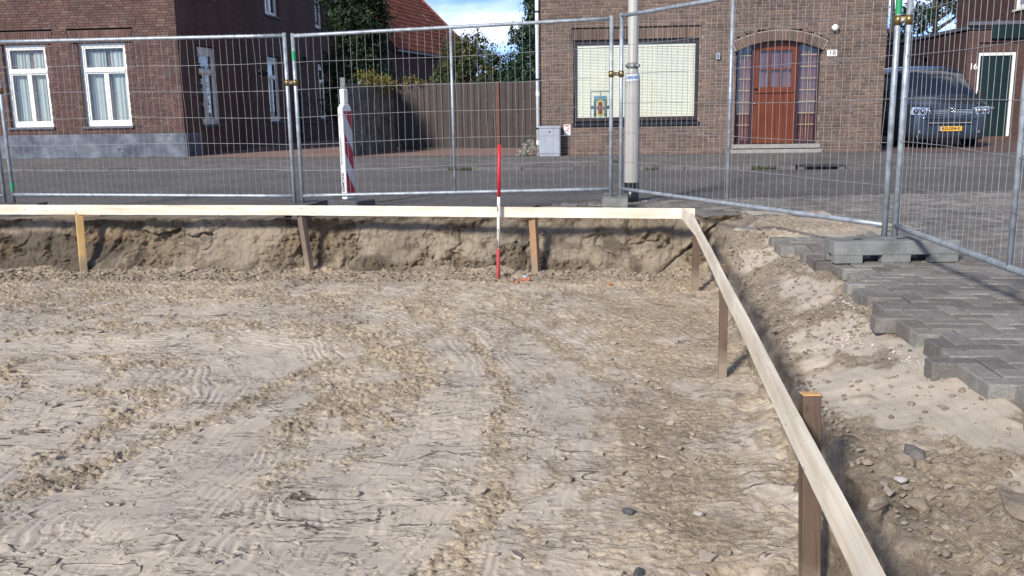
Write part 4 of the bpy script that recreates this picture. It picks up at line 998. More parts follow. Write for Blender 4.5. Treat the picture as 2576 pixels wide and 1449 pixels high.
# door set
dz0 = .20
DF = MB(); dd = -.16
def zin(u_): return cz + math.sqrt(max(0, Ra**2 - (u_-dc)**2))
def curved(mb, a, b, d0, d1, z0, zt_off=0.0, n=6):     # panel with a top following the arch
    us = [a+(b-a)*i/n for i in range(n+1)]; vs = []
    for u_ in us: vs += [TR(u_, d0, z0), TR(u_, d1, z0), TR(u_, d1, zin(u_)-zt_off), TR(u_, d0, zin(u_)-zt_off)]
    fs = [(0,1,2,3), (4*n, 4*n+3, 4*n+2, 4*n+1)]
    for i in range(n):
        q = 4*i; fs += [(q+1, q+5, q+6, q+2), (q+2, q+6, q+7, q+3), (q, q+3, q+7, q+4), (q, q+4, q+5, q+1)]
    mb.add(vs, fs)
j1a, j1b, j2a, j2b = du(3.455), du(3.515), du(4.455), du(4.515)
for a, b in ((dA, dA+.05), (dB-.05, dB), (j1a, j1b), (j2a, j2b)): curved(DF, a, b, dd-.08, dd+.02, dz0, .0, 3)
DF.fbox(TR, dA+.05, j1a, dd-.06, dd, dz0, dz0+.07); DF.fbox(TR, j2b, dB-.05, dd-.06, dd, dz0, dz0+.07)
DFo = DF.build('door_frame', M_MAROON, RH)
for (a, b) in ((dA+.05, j1a), (j2b, dB-.05)):
    g_ = MB(); us = [a+(b-a)*i/4 for i in range(5)]; vs = []
    for u_ in us: vs += [TR(u_, dd-.03, dz0+.07), TR(u_, dd-.03, zin(u_)-.01)]
    g_.add(vs, [(2*i, 2*i+2, 2*i+3, 2*i+1) for i in range(4)]); SL = g_.build('sidelight', M_GLASS, DFo)
    curtain(SL, TR, a, b, dz0+.05, 2.26, dd-.09, M_PURPLE, 4, .012, seed=int(a*10))
    for k in range(7):
        z = .62 + k*.255; MB().fbox(TR, a+.01, b-.01, dd-.022, dd-.012, z, z+.012).build('came', M_GOLD, SL)
        MB().lathe([(0.001,-.014),(.014,0),(.001,.014)], TR((a+b)/2, dd-.008, z+.006), 8).build('came_stud', M_GOLD, SL)
    MB().fbox(TR, (a+b)/2-.004, (a+b)/2+.004, dd-.024, dd-.016, dz0+.1, 2.28).build('came', M_GOLD, SL)
DR = MB(); la, lb = j1b+.003, j2a-.003; ld = dd-.01
stile = .10
DR.fbox(TR, la, la+stile, ld-.05, ld, dz0+.02, 2.255); DR.fbox(TR, lb-stile, lb, ld-.05, ld, dz0+.02, 2.255)
DR.fbox(TR, la+stile, lb-stile, ld-.05, ld, 1.36, 1.46); DR.fbox(TR, la, lb, ld-.05, ld+.012, dz0+.015, dz0+.11)
curved(DR, la, lb, ld-.05, ld-.001, 2.256, .004, 8)
DRo = DR.build('door', M_DOOR, RH, bevel=.004)
MB().fbox(TR, la+.03, lb-.03, ld+.001, ld+.03, 1.335, 1.375).build('drip_rail', M_DOOR, DRo, bevel=.004)
nb = 9
for k in range(nb):
    a = la+stile + (lb-la-2*stile)*k/nb; b = la+stile + (lb-la-2*stile)*(k+1)/nb
    MB().fbox(TR, a+.002, b-.002, ld-.045, ld-.008, dz0+.11, 1.359).build('board', M_DOOR, DRo, bevel=.003)
pa_, pb_ = la+stile, lb-stile
for k in range(1, 3): u_ = pa_ + (pb_-pa_)*k/3; MB().fbox(TR, u_-.013, u_+.013, ld-.045, ld-.004, 1.461, 2.256).build('glazing_bar', M_DOOR, DRo)
MB().fbox(TR, pa_, pb_, ld-.044, ld-.006, 1.835, 1.865).build('glazing_bar', M_DOOR, DRo)
MB().quad(TR(pa_, ld-.03, 1.46), TR(pb_, ld-.03, 1.46), TR(pb_, ld-.03, 2.25), TR(pa_, ld-.03, 2.25)).build('pane', M_GLASS, DRo)
curtain(DRo, TR, pa_, pb_, 1.45, 2.25, ld-.08, M_PURPLE, 7, .012, seed=3)
MB().lathe([(.001,-.02),(.032,-.012),(.032,.012),(.001,.02)], TR(la+.05, ld+.03, 1.43), 10).build('knob', M_BLACK, DRo, True)
MB().lathe([(.001,-.016),(.022,-.008),(.022,.008),(.001,.016)], TR(la+.03, ld+.025, 1.10), 10).build('knob', M_CHROME, DRo, True)
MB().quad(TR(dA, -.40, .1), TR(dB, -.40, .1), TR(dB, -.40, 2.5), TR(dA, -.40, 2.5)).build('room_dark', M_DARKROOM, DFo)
sp_ = MB(); sp_.fbox(TR, dA-.05, dB+.06, -.30, .03, .105, .195); sp_.build('threshold', M_STEP, RH, bevel=.008)
MB().fbox(TR, dA-.09, dB+.08, -.28, .10, .0, .085).build('step', M_STEP, RH, bevel=.01)
# small fittings
NP = MB().fbox(TR, du(5.165)-.105, du(5.165)+.105, .007, .013, 2.10, 2.235).build('number_plate', M_WHITE, RH)
text('18', .15, M_BLACK, NP, lambda x, y, z: TR(du(5.165)+x, .0145+z, 2.165+y), ext=.001)
MB().lathe([(.001,-.075),(.045,-.06),(.072,-.02),(.072,.02),(.045,.06),(.001,.075)], TR(du(5.19), .075, 2.70), 14).build('globe_lamp', M_WHITE, RH, True)
bx_ = MB().fbox(TR, du(2.69)-.045, du(2.69)+.045, .006, .05, 2.08, 2.22).build('bell_box', M_CAB, RH, bevel=.006)
MB().fbox(TR, du(2.69)-.010, du(2.69)+.010, .051, .056, 2.105, 2.185).build('bell_slot', M_BLACK, bx_)
sgn = MB().fbox(TR, du(-.67)-.075, du(-.67)+.075, .006, .012, .455, .70).build('notice', M_WHITE, RH, bevel=.003)
for (a, b, c_, e_) in ((-.05, .05, .655, .685), (.0, .04, .60, .625), (-.03, .01, .545, .575), (.015, .035, .545, .575)): MB().fbox(TR, du(-.67)+a, du(-.67)+b, .0125, .0135, c_, e_).build('red_print', M_RED, sgn)
pp = MB(); pp.tube([(.0, -.055, -.0), (.0, -.055, 5.6)], .042, 14); PP = pp.build('downpipe', M_PVC, RH, True)
for z in (.62, 1.72, 3.2): MB().lathe([(.0425, z-.02), (.048, z-.02), (.048, z+.02), (.0425, z+.02)], (0, -.055, 0), 14, False).build('pipe_clip', M_BLACK, PP)
for z in (.3, 1.4, 2.9): MB().lathe([(.0425, z-.05), (.0465, z-.05), (.0465, z+.05), (.0425, z+.05)], (0, -.055, 0), 14, False).build('pipe_socket', M_PVC, PP)
cr_ = MB(); cr_.box(.05, RW-.05, .31, 9, 0, 5.6); cr_.build('core', M_RIGHTM, RH)
mb = MB(); mb.prism([(-.3, 5.55), (9.3, 5.55), (4.5, 9.2)], lambda a, b, d_: (d_, a, b), -.2, RW+.2); mb.build('roof', M_SLATE, RH)
# side walls of the right house (brick texture scale pieces)
def plain_bricks(parent, T, w, h, mB, mM, seed): brick_wall(parent, T, w, 0.0, h, [], mB, mM, 0, seed)
plain_bricks(RH, frame((.0, 9.0, 0), (0, -1, 0), (-1, 0, 0)), 8.98, 5.5, M_RIGHTB, M_RIGHTM, 9)
plain_bricks(RH, frame((RW, .02, 0), (0, 1, 0), (1, 0, 0)), 8.98, 5.5, M_RIGHTB, M_RIGHTM, 10)

cabt = thing('utility_cabinet', 'pale grey street utility cabinet standing at the white downpipe', 'cabinet', (-1.06, 20.98, .002))
MB().box(-.225, .225, -.14, .14, 0, .05).build('base', M_CAB, cabt)
MB().box(-.235, .235, -.15, .15, .05, .625).build('body', M_CAB, cabt, bevel=.006)
MB().box(-.25, .25, -.165, .16, .626, .675).build('roof', M_CAB, cabt, bevel=.012)
dr = MB().box(-.215, .215, -.158, -.149, .07, .61).build('door', M_CAB, cabt, bevel=.004)
MB().box(-.015, .015, -.166, -.157, .535, .565).build('lock', M_BLACK, dr)

# ------------------------------------------------------------------ house with green door (number 16)
SX, SY = 10.23, 27.0
H6 = thing('brick_house', 'dark purple brick house with green front door and flat roofed side wing', 'house', (SX, SY, 0))
T6S = frame((0, 8.0, 0), (0, -1, 0), (-1, 0, 0)); T6F = frame((0, 0, 0), (1, 0, 0), (0, -1, 0))
brick_wall(H6, T6S, 7.99, 0, 3.0, [rect(4.35, 4.95, 1.85, 2.35)], M_B16, M_M16, 150, 21, score=lambda u_, z_: -u_)
d0, d1 = .31, 1.30
brick_wall(H6, T6F, 1.77, 0, 3.0, [rect(d0, d1, 0, 2.38), rect(d0, d1, 2.38, 2.60), rect(.62, 3, 2.72, 3.2)], M_B16F, M_M16, 100, 22, score=lambda u_, z_: u_)
soldier(H6, T6F, d0, d1, 2.386, .21, M_B16F, 0, 16)
fr = MB(); fr.fbox(T6F, d0, d0+.06, -.10, -.02, .08, 2.375); fr.fbox(T6F, d1-.075, d1, -.10, -.02, .08, 2.375); fr.fbox(T6F, d0+.06, d1-.075, -.10, -.02, 2.29, 2.375); F6 = fr.build('door_frame', M_WHITE, H6, bevel=.004)
D6 = MB().fbox(T6F, d0+.062, d1-.077, -.10, -.055, .09, 2.288).build('door', M_GREEND, H6)
for (a, b) in ((.18, .78), (1.0, 1.55), (1.62, 2.2)):
    q = MB(); q.fbox(T6F, d0+.15, d1-.17, -.056, -.044, a, b); q.build('panel', M_GREEND, D6, bevel=.008)
MB().fbox(T6F, d0+.2, d1-.45, -.046, -.035, .85, .90).build('letter_slot', plain('aluminium', (.4,.4,.38), .4, .6), D6)
MB().lathe([(.001,-.03),(.04,-.015),(.04,.015),(.001,.03)], T6F(d1-.13, -.02, 1.08), 12).build('knob', M_CHROME, D6, True)
text('16', .23, M_WHITE, H6, lambda x, y, z: T6F(.185+x, .006+z, 2.0+y), name='house_number', ext=.006, weight=.006)
MB().fbox(T6F, d0-.05, d1+.1, -.05, .12, 0, .085).build('doorstep', M_B16F, H6, bevel=.01)
MB().fbox(T6F, .60, 3.0, -.04, .10, 2.73, 3.10).build('fascia', M_GREEND, H6, bevel=.01)
MB().fbox(T6F, -.05, 3.0, -.06, .13, 3.102, 3.20).build('coping', M_SILL, H6, bevel=.008)
MB().fbox(T6S, 0, 8.0, -.3, .05, 3.0, 3.10).build('coping', M_SILL, H6, bevel=.008)
MB().box(.0, 1.75, .02, 8, 3.0, 3.06).build('flat_roof', M_CONCD, H6)
MB().box(.31, 1.7, .31, 7.9, 0, 2.99).build('core', M_M16, H6)
T6M = frame((1.77, 5.8, 0), (0, -1, 0), (-1, 0, 0))
wz = 3.62
brick_wall(H6, T6M, 8.0, 0.0, 6.2, [rect(4.35, 5.1, wz, 5.0)], M_B16, M_M16, 0, 23)
window(H6, T6M, 4.35, 5.1, wz, 4.99, d=-.03, fw_=.06, mull=False, curt=False, seed=50, sillm=M_WHITE)
MB().box(2.08, 8.5, -2.2, 5.7, 0, 6.2).build('core', M_M16, H6)
T6M2 = frame((1.78, -2.2, 0), (1, 0, 0), (0, -1, 0)); brick_wall(H6, T6M2, 6.7, 0, 6.2, [], M_B16, M_M16, 0, 24)
mb = MB(); mb.prism([(-2.5, 6.16), (6.1, 6.16), (1.8, 9.6)], lambda a, b, d_: (d_, a, b), 1.5, 8.8); mb.build('roof', M_SLATE, H6)
MB().fbox(T6M, 3.25, 3.42, .006, .03, 3.22, 3.42).build('junction_box', M_CAB, H6)
MB().fbox(T6S, 4.37, 4.93, -.10, -.08, 1.87, 2.33).build('small_window', M_DARKROOM, H6)
MB().fbox(T6S, 2.95, 3.15, .006, .14, 1.98, 2.18).build('wall_light', M_BLACK, H6)

# ------------------------------------------------------------------ parked van
VN = thing('parked_van', 'dark blue passenger van parked nose out between the brown and purple brick houses', 'van', (8.18, 22.28, .006))
SY_ = [0, .03, .09, .20, .42, .75, 1.02, 1.30, 1.52, 1.75, 2.3, 3.4, 4.5, 4.75, 4.86, 4.89]
SW_ = [.66, .76, .84, .905, .94, .95, .95, .95, .95, .95, .952, .952, .95, .94, .92, .90]
SZ_ = [.90, .965, 1.01, 1.05, 1.10, 1.18, 1.42, 1.66, 1.83, 1.92, 1.965, 1.97, 1.95, 1.90, 1.60, 1.2]
SB_ = [.30, .24, .21, .20, .20, .20, .20, .20, .20, .20, .20, .20, .22, .26, .32, .4]
def vring(y):
    w = float(np.interp(y, SY_, SW_)); zt = float(np.interp(y, SY_, SZ_)); zb_ = float(np.interp(y, SY_, SB_))
    belt = min(1.13, zt-.04); k = max(0, zt-1.17)/.80; wt = w - .17*k - .04
    return [(0, zb_), (w*.82, zb_), (w*.96, zb_+.06), (w, zb_+.22), (w, .70), (w*.985, belt), ((w*.985+wt)/2+.012, (belt+zt)/2), (wt, zt-.09), (wt*.93, zt-.03), (wt*.55, zt), (0, zt)]
ys_ = sorted(set(SY_ + [.6, .9, 1.15, 1.42, 2.8, 4.0])); vs, fs = [], []
for y in ys_:
    r_ = vring(y); vs += [(x, y, z) for x, z in r_] + [(-x, y, z) for x, z in r_[-2:0:-1]]
m_ = 20
for i in range(len(ys_)-1):
    for k in range(m_): fs.append((i*m_+k, i*m_+(k+1) % m_, (i+1)*m_+(k+1) % m_, (i+1)*m_+k))
fs.append(tuple(range(m_))[::-1]); fs.append(tuple(range((len(ys_)-1)*m_, len(ys_)*m_)))
VB = MB().add(vs, [f[::-1] for f in fs]).build('body', M_VAN, VN, True)
sb = VB.modifiers.new('sub', 'SUBSURF'); sb.levels = 2; sb.render_levels = 2
def surf(y, fx, lift):         # point over bonnet/screen/roof at width fraction fx
    r_ = vring(y); wt, zt = r_[7]; e = .02
    z = r_[10][1] - .035*abs(fx)**3*1.0; dz = (vring(y+e)[10][1] - vring(max(0, y-e))[10][1])/(2*e)
    n_ = Vector((0, -dz, 1)).normalized(); return Vector((fx*wt*.97, y, z-.022)) + n_*lift
def patch(y0, y1, f0, f1, lift, ny=8, nx=8, taper=0.0):
    mb = MB(); P = []
    for i in range(ny+1):
        y = y0+(y1-y0)*i/ny
        for j in range(nx+1):
            fx = f0+(f1-f0)*j/nx; P.append(surf(y, fx*(1-taper*i/ny), lift))
    mb.add(P, [(i*(nx+1)+j, i*(nx+1)+j+1, (i+1)*(nx+1)+j+1, (i+1)*(nx+1)+j) for i in range(ny) for j in range(nx)]); return mb
M_VANS, n, l, p = nodes('screen_glass'); setp(p, .04, 0, 1.0); p.inputs['Base Color'].default_value = (.012,.015,.018,1); p.inputs['IOR'].default_value = 1.9; p.inputs['Coat Weight'].default_value = .5
patch(.80, 1.56, -.93, .93, .020).build('windscreen', M_VANS, VN, True)
patch(.74, .805, -.96, .96, .024, 2).build('scuttle', M_BLACK, VN, True)
for s in (-1, 1):
    q = MB()
    for (ya, yb_, yc, yd) in ((1.02, 2.0, 1.55, 2.0), (2.08, 3.3, 2.08, 3.3), (3.4, 4.55, 3.4, 4.5)):
        def sp2(y, f): r_ = vring(y); a, b = r_[5], r_[7]; x = a[0]+(b[0]-a[0])*f; return (s*(x+.012), y, a[1]+(b[1]-a[1])*f)
        pts = [sp2(ya, .02), sp2((ya+yb_)/2, .02), sp2(yb_, .02), sp2(yd, .86), sp2((yc+yd)/2, .86), sp2(yc, .86 if ya > 1.1 else .8)]
        q.add(pts, [(0,1,4,5), (1,2,3,4)] if s > 0 else [(5,4,1,0), (4,3,2,1)])
    q.build('side_window', M_VANS, VN)
    mi = MB(); mi.box(s*.97, s*1.16, 1.02, 1.12, 1.08, 1.32); mi.build('mirror', M_BLACK, VN, bevel=.03)
    hl = MB(); pts = [(.50,.93),(.86,.955),(.885,.83),(.87,.775),(.56,.765)]
    f3 = lambda a, b, dd_: (s*a, .008 + .30*max(0, a-.50)**1.6*1.0 + dd_ + (b-.75)*.06, b)
    hl.prism(pts, f3, -.028, .06); HLo = hl.build('headlight', M_LAMPG, VN, bevel=.008)
    for a in (.63, .78): MB().lathe([(.001,0),(.06,.01),(.062,.03)], (0,0,0), 14).build('reflector', M_CHROME, HLo, True, loc=f3(a, .86, -.03), rot=(R(90), 0, 0))
    for y in (.92, 3.95):
        wl_ = MB(); wl_.tube([(s*.70, y, .335), (s*.90, y, .335)], .335, 24); W = wl_.build('wheel', M_BLACK, VN, True)
        MB().tube([(s*.895, y, .335), (s*.912, y, .335)], .20, 18).build('rim', M_CHROME, W)
    MB().box(s*.60-.09, s*.60+.09, .015, .08, .34, .42).build('fog_lamp', M_LAMPG, VN, bevel=.02)
gp = [(-.50,.92),(.50,.92),(.455,.80),(.40,.765),(-.40,.765),(-.455,.80)]
GR = MB().prism(gp, lambda a, b, d_: (a, -.006+.02*abs(a) + (b-.75)*.05+d_, b), -.012, .05).build('grille', M_BLACK, VN)
for k in range(3):
    z = .80+.035*k; MB().box(-.45, .45, -.020, -.008, z, z+.012).build('grille_bar', M_CHROME, GR)
pts = [(-.50,.925),(-.455,.80),(-.40,.76),(.40,.76),(.455,.80),(.50,.925)]
MB().tube([(a, -.022+.02*abs(a)+(b-.75)*.05, b) for a, b in pts], .012, 8).build('grille_trim', M_CHROME, GR, True)
EM = MB(); rg_ = [(math.cos(q)*.072, -.035, .868+math.sin(q)*.072) for q in np.linspace(0, 2*math.pi, 25)]; EM.tube(rg_, .010, 6, False)
def bar2(a, b): EM.tube([(a[0], -.036, .868+a[1]), (b[0], -.036, .868+b[1])], .009, 6)
bar2((-.030, .062), (0, .012)); bar2((.030, .062), (0, .012)); bar2((-.060, .035), (-.026, -.058)); bar2((-.026, -.058), (0, .0)); bar2((0, .0), (.026, -.058)); bar2((.026, -.058), (.060, .035))
EM.build('emblem', M_CHROME, VN, True)
MB().lathe([(.068,0),(.068,.012)], n=20).build('emblem_disc', M_BLACK, VN, loc=(0, -.016, .868), rot=(R(90), 0, 0))
MB().box(-.62, .62, -.03, .10, .66, .715).build('bumper_trim', M_VAN, VN, bevel=.018)
MB().box(-.52, .52, -.016, .06, .535, .635).build('air_intake', M_BLACK, VN, bevel=.015)
MB().box(-.48, .48, -.028, -.014, .578, .592).build('intake_bar', M_CAB, VN)
PLT = MB().box(-.26, .26, -.045, -.030, .395, .505).build('number_plate', M_PLATE, VN, bevel=.003)
MB().box(-.259, -.222, -.0475, -.044, .397, .503).build('plate_band', M_BLUE, PLT)
text('RG-054-K', .098, M_BLACK, PLT, lambda x, y, z: (.018+x*1.02, -.0475-z, .45+y), ext=.001, weight=.002)
MB().box(-.75, .75, -.01, .12, .20, .30).build('lower_lip', M_BLACK, VN, bevel=.03)

# ------------------------------------------------------------------ gate, walls and iron gate between the houses
GT = thing('steel_gate', 'tall brown corrugated steel gate closing the drive between the two houses', 'gate', (-5.62, 25.3, 0))
gw = 4.24; x = .06; k = 0; rg = random.Random(4)
while x < gw-.02:
    w = [.115, .045, .12, .07][k % 4]; rec = .0 if k % 2 == 0 else .022
    MB().box(x, x+w-.004, -.012+rec, .012+rec, .035, 1.80-.02*x/gw).build('slat', M_GATE, GT); x += w; k += 1
MB().box(.0, gw, .036, .07, .3, .36).build('rail', M_GATE, GT); MB().box(.0, gw, .036, .07, 1.45, 1.51).build('rail', M_GATE, GT)
MB().box(2.88, 2.97, -.075, -.015, 0, 1.80).build('post', M_GATEP, GT, bevel=.004)
MB().box(-.05, .05, -.05, .05, 0, 1.86).build('post', M_GATEP, GT, bevel=.004)
CW = thing('concrete_wall', 'stained grey concrete panel wall beside the brown steel gate', 'wall', (-5.97, 21.55, 0), math.atan2(3.7, .33))
for k in range(3):
    for j in range(6): MB().box(.06+k*1.22, 1.24+k*1.22, -.03, .03, .005+j*.29, .285+j*.29).build('panel', M_CONCD, CW, bevel=.006)
for k in range(4): MB().box(-.05+k*1.22, .055+k*1.22, -.06, .06, 0, 1.86 if k == 0 else 1.80).build('post', M_CONCD, CW, bevel=.02)
IG = thing('iron_gate', 'black wrought iron spear topped gate beside the shaded brick side wall', 'gate', (-10.33, 31.7, 0))
for k in range(17):
    x = .05 + k*.11; tp = 1.62 - .55*math.sin(min(1, k/14)*math.pi)*.55 + (.12 if k % 2 else 0)
    if k % 2 == 0 or True:
        b_ = MB(); b_.tube([(x, 0, .06), (x, 0, tp-.08)], .009, 6); b_.tube([(x, 0, tp-.09), (x, 0, tp-.05), (x, 0, tp+.03)], [.009, .024, .002], 6); b_.build('bar', M_IRON, IG)
for k in range(16):
    x = .105 + k*.11; b_ = MB(); b_.tube([(x, 0, .06), (x, 0, .78)], .007, 6); b_.tube([(x, 0, .77), (x, 0, .80), (x, 0, .86)], [.007, .02, .002], 6); b_.build('short_bar', M_IRON, IG)
for z in (.08, .62): MB().box(0, 1.85, -.008, .008, z-.012, z+.012).build('rail', M_IRON, IG)
MB().tube([(.05+i*.11, .0, 1.42-.30*math.sin(min(1, i/14)*math.pi)) for i in range(17)], .008, 6).build('top_rail', M_IRON, IG)
for xx in (-.01, 1.86): MB().box(xx-.03, xx+.03, -.03, .03, 0, 1.75).build('post', M_IRON, IG)

# grey post box at the right edge of the far pavement
GB = thing('control_post', 'grey steel control box on a post with an orange reflector plate', 'post', (8.56, 19.25, 0))
MB().box(-.10, -.04, -.04, .04, 0, 1.15).build('post', M_CAB, GB, bevel=.006)
MB().box(-.05, .32, -.10, .10, .40, .80).build('box', M_CAB, GB, bevel=.02)
MB().box(-.04, .32, -.10, .10, .97, 1.05).build('hood', M_CAB, GB, bevel=.02)
MB().box(.02, .28, -.05, .05, .80, .97).build('sensor', M_BLACK, GB)
MB().box(.07, .28, -.06, .02, .20, .34).build('reflector', plain('amber', (.70,.30,.03), .4), GB, bevel=.005)
MB().box(.05, .26, -.05, .03, .03, .20).build('hose_bracket', M_BLACK, GB, bevel=.02)
MB().box(-.04, .20, -.03, .03, .34, .405).build('bracket', M_BLACK, GB)

# ------------------------------------------------------------------ red roofed house behind
RA = math.atan2(1.45, 8.4)
BR = thing('brick_house', 'low brick house with steep red pantile roof behind the dark tree', 'house', (-8.65, 40.1, 0), -RA)
HL = 12.4; wallx = -.22
brick_wall(BR, frame((wallx, 0, 0), (0, 1, 0), (1, 0, 0)), HL-.1, 0, 3.6, [], M_B16, M_M16, 0, 31)
MB().box(-10.4, wallx-.31, .05, HL-.1, 0, 3.6).build('core', M_M16, BR)
MB().prism([(-10.7, 3.63), (.02, 3.63), (-5.34, 8.99)], lambda a, b, d_: (a, d_, b), .0, HL).build('roof_deck', M_SLATE, BR)
MB().box(-.02, .08, -.02, HL, 3.55, 3.64).build('gutter', plain('zinc_gutter', (.16,.17,.17), .6, .4), BR)
sl = math.sqrt(.5); tw, tl = .235, .335
pr = [(0, .0), (.25, .045), (.5, .05), (.72, .012), (1.03, .0)]
def tile_geo(up, al):
    vs = []
    for e, lift in ((0, .040), (tl+.04, .012)):
        for f, hgt in pr:
            q = hgt + lift; s_ = up + e
            vs.append((.06 - s_*sl + q*sl, al + f*tw, 3.62 + s_*sl + q*sl))
    fs = [(i+5, i, i+1, i+6) for i in range(4)]
    vs += [(v_[0]-.03*sl, v_[1], v_[2]-.03*sl) for v_ in vs[:5]]; fs += [(i, 10+i, 11+i, i+1) for i in range(4)]
    return vs, [f[::-1] for f in fs]
bt_ = MB(); tiles = []
for r_ in range(22):
    for c_ in range(int(HL/tw)):
        tiles.append((abs(c_*tw-8.0)*.5 + abs(r_-7)*.2, r_*tl, c_*tw))
tiles.sort(); v0, f0 = tile_geo(0, 0); mt = MB().add(v0, f0).mesh('roof_tile'); mt.shade_smooth()
for i, (_, up, al) in enumerate(tiles):
    off = Vector((-up*sl + random.gauss(0, .003), al, up*sl + random.gauss(0, .004)))
    if i < 300: obj('roof_tile', mt, M_TILE, BR, loc=off)
    else: bt_.add([Vector(v_)+off for v_ in v0], f0)
stuff(bt_.build('roof_tiles', M_TILE, BR, True))
vg = MB(); vg.tube([(.08, HL+.02, 3.67), (-5.3, HL+.02, 9.05)], .07, 8); vg.build('verge', M_TILE, BR, True)
MB().box(-.012, .0, -.18, .18, -.30, .30).build('skylight', M_CAB, BR, loc=(-2.10, 9.6, 5.86), rot=(0, R(-45), 0))

# ------------------------------------------------------------------ trees and plants
def crown(name, m, parent, blobs, n, size, seed, droop=0.0, sub=26, shell=.55):
    rd = np.random.default_rng(seed); V, Fc = [], []; vol = np.array([b[3]*b[4]*b[5] for b in blobs])**.75; vol = vol/vol.sum()
    cl = []
    for b, p_ in zip(blobs, vol):
        k = max(2, int(n*p_/sub))
        for _ in range(k):
            d_ = rd.normal(size=3); d_ /= np.linalg.norm(d_); r_ = shell + (1.08-shell)*rd.random()**.6
            cl.append((b[0]+d_[0]*r_*b[3], b[1]+d_[1]*r_*b[4], b[2]+d_[2]*r_*b[5], d_))
    for (x, y, z, d_) in cl:
        cs = rd.uniform(.5, 1.25)*size*3.2
        for _ in range(sub):
            o_ = rd.normal(size=3)*cs*.5; s_ = size*rd.uniform(.55, 1.25)
            nrm = d_*.6 + rd.normal(size=3)*.75 + np.array([0,0,.35]); nrm /= np.linalg.norm(nrm)
            a = np.cross(nrm, rd.normal(size=3)); a /= np.linalg.norm(a); b_ = np.cross(nrm, a)
            if droop: a = a*(1-droop) + np.array([0,0,-1.])*droop; a /= np.linalg.norm(a); b_ = np.cross(nrm, a)
            c = np.array([x, y, z]) + o_ + np.array([0,0,-abs(o_[0])*droop])
            k = len(V); V += [tuple(c - a*s_), tuple(c + b_*s_*.42), tuple(c + a*s_), tuple(c - b_*s_*.42)]; Fc.append((k, k+1, k+2, k+3))
    me = bpy.data.meshes.new(name); me.from_pydata(V, [], Fc); return obj(name, me, m, parent)
def tree(label, loc, trunk_h, tr, blobs, m, n, size, seed, droop=0.0, group=None, cat='tree', name='tree', limbs=5):
    t_ = thing(name, label, cat, loc, 0, group); rd = random.Random(seed)
    tb = MB(); top = [max(b[2] for b in blobs)*.9][0]
    pts = [(rd.gauss(0, .03)*i, rd.gauss(0, .03)*i, -.1 + top*i/6) for i in range(7)]
    tb.tube(pts, [tr*(1-.13*i) for i in range(7)], 8)
    for b in blobs[:limbs+4]:
        z0 = max(.2, b[2]-b[5]*1.3); z0 = min(z0, top*.8); tb.tube([(0, 0, z0), (b[0]*.5, b[1]*.5, (z0+b[2])/2), (b[0], b[1], b[2])], [tr*.45, tr*.3, tr*.1], 6)
    tb.build('trunk', M_BARK, t_, True)
    crown('crown', m, t_, blobs, n, size, seed, droop); return t_
rt = random.Random(21)
def column(z0, z1, rx, ry, k, jit=.35, tip=.6):
    o_ = []
    for i in range(k):
        f = i/(k-1); s_ = 1-(f*tip)**2; o_.append((rt.uniform(-jit, jit)*rx, rt.uniform(-jit, jit)*ry, z0+(z1-z0)*f, rx*s_*rt.uniform(.7, 1.0), ry*s_*rt.uniform(.7, 1.0), (z1-z0)/k*1.1))
    return o_
tree('tall dense dark green tree behind the concrete wall and beside the shaded house wall', (-7.25, 28.5, 0), 2, .16, column(1.4, 7.8, 1.08, 1.1, 9), M_LDARK, 30000, .075, 1)
bl = [(-.65,0,1.6,.6,.6,.8), (0,.1,2.3,.8,.6,.8), (.55,0,1.8,.8,.6,.95), (-.45,.1,2.8,.45,.5,.45), (.15,0,3.0,.40,.4,.45), (1.05,0,2.1,.5,.5,.6), (-.75,0,2.1,.35,.4,.4), (.75,-.1,2.7,.22,.3,.3), (.2,0,1.2,1.0,.6,.7)]
tree('loose bushy tree turning brown and red above the brown gate', (-3.95, 28.8, 0), 1, .10, bl, M_LMIX, 18000, .055, 2)
tree('low dark green shrub between the bushy tree and the drooping tree over the gate', (-3.0, 28.6, 0), 1, .07, [(0,0,1.4,.55,.5,.7), (.35,.1,1.9,.4,.4,.5), (-.3,0,1.9,.35,.4,.45), (.55,0,1.3,.4,.4,.6)], M_LDARK, 5000, .046, 3, cat='shrub', name='shrub')
tree('tall drooping deep green tree against the downpipe of the brown house', (-1.98, 27.9, 0), 1, .12, [(.25,0,1.4,.65,.5,.8), (.2,0,2.3,.6,.5,.7), (.22,0,3.1,.52,.5,.7), (.3,0,3.9,.40,.4,.65), (.36,0,4.7,.34,.4,.7), (-.38,0,2.45,.30,.3,.3), (-.55,0,1.7,.5,.4,.6), (-.28,0,3.2,.30,.3,.25), (.05,0,4.3,.25,.2,.35)], M_LDEEP, 17000, .062, 4, .45)
cp = thing('creeper', 'yellowing creeper spilling over the top of the concrete wall', 'creeper', (-5.75, 24.1, 1.80))
MB().tube([(-.05, -1.5, -.02), (.0, -.2, .05), (.05, 1.1, .03)], .02, 6).build('stem', M_BARK, cp)
crown('foliage', M_LYEL, cp, [(-.10,-1.1,.08,.18,.45,.13), (.0,-.3,.10,.20,.5,.16), (.08,.5,.06,.2,.5,.14), (.3,1.15,.02,.35,.2,.10), (.75,1.22,.05,.35,.14,.09), (.1,.2,-.15,.12,.5,.18)], 1500, .042, 6)
for i, (x, y, h_, sd_) in enumerate([(12.6, 42, 7.6, 7), (15.2, 44, 8.2, 8)]):
    tree(['airy grey green tree showing sky gaps behind the flat roofed wing', 'airy grey green tree beside the purple brick house'][i], (x, y, 0), 2, .22, [(rt.uniform(-1.6,1.6), rt.uniform(-.8,.8), rt.uniform(2.4, h_), rt.uniform(.5,.9), .8, rt.uniform(.4,.8)) for _ in range(11)], M_LDARK, 6500, .10, sd_)
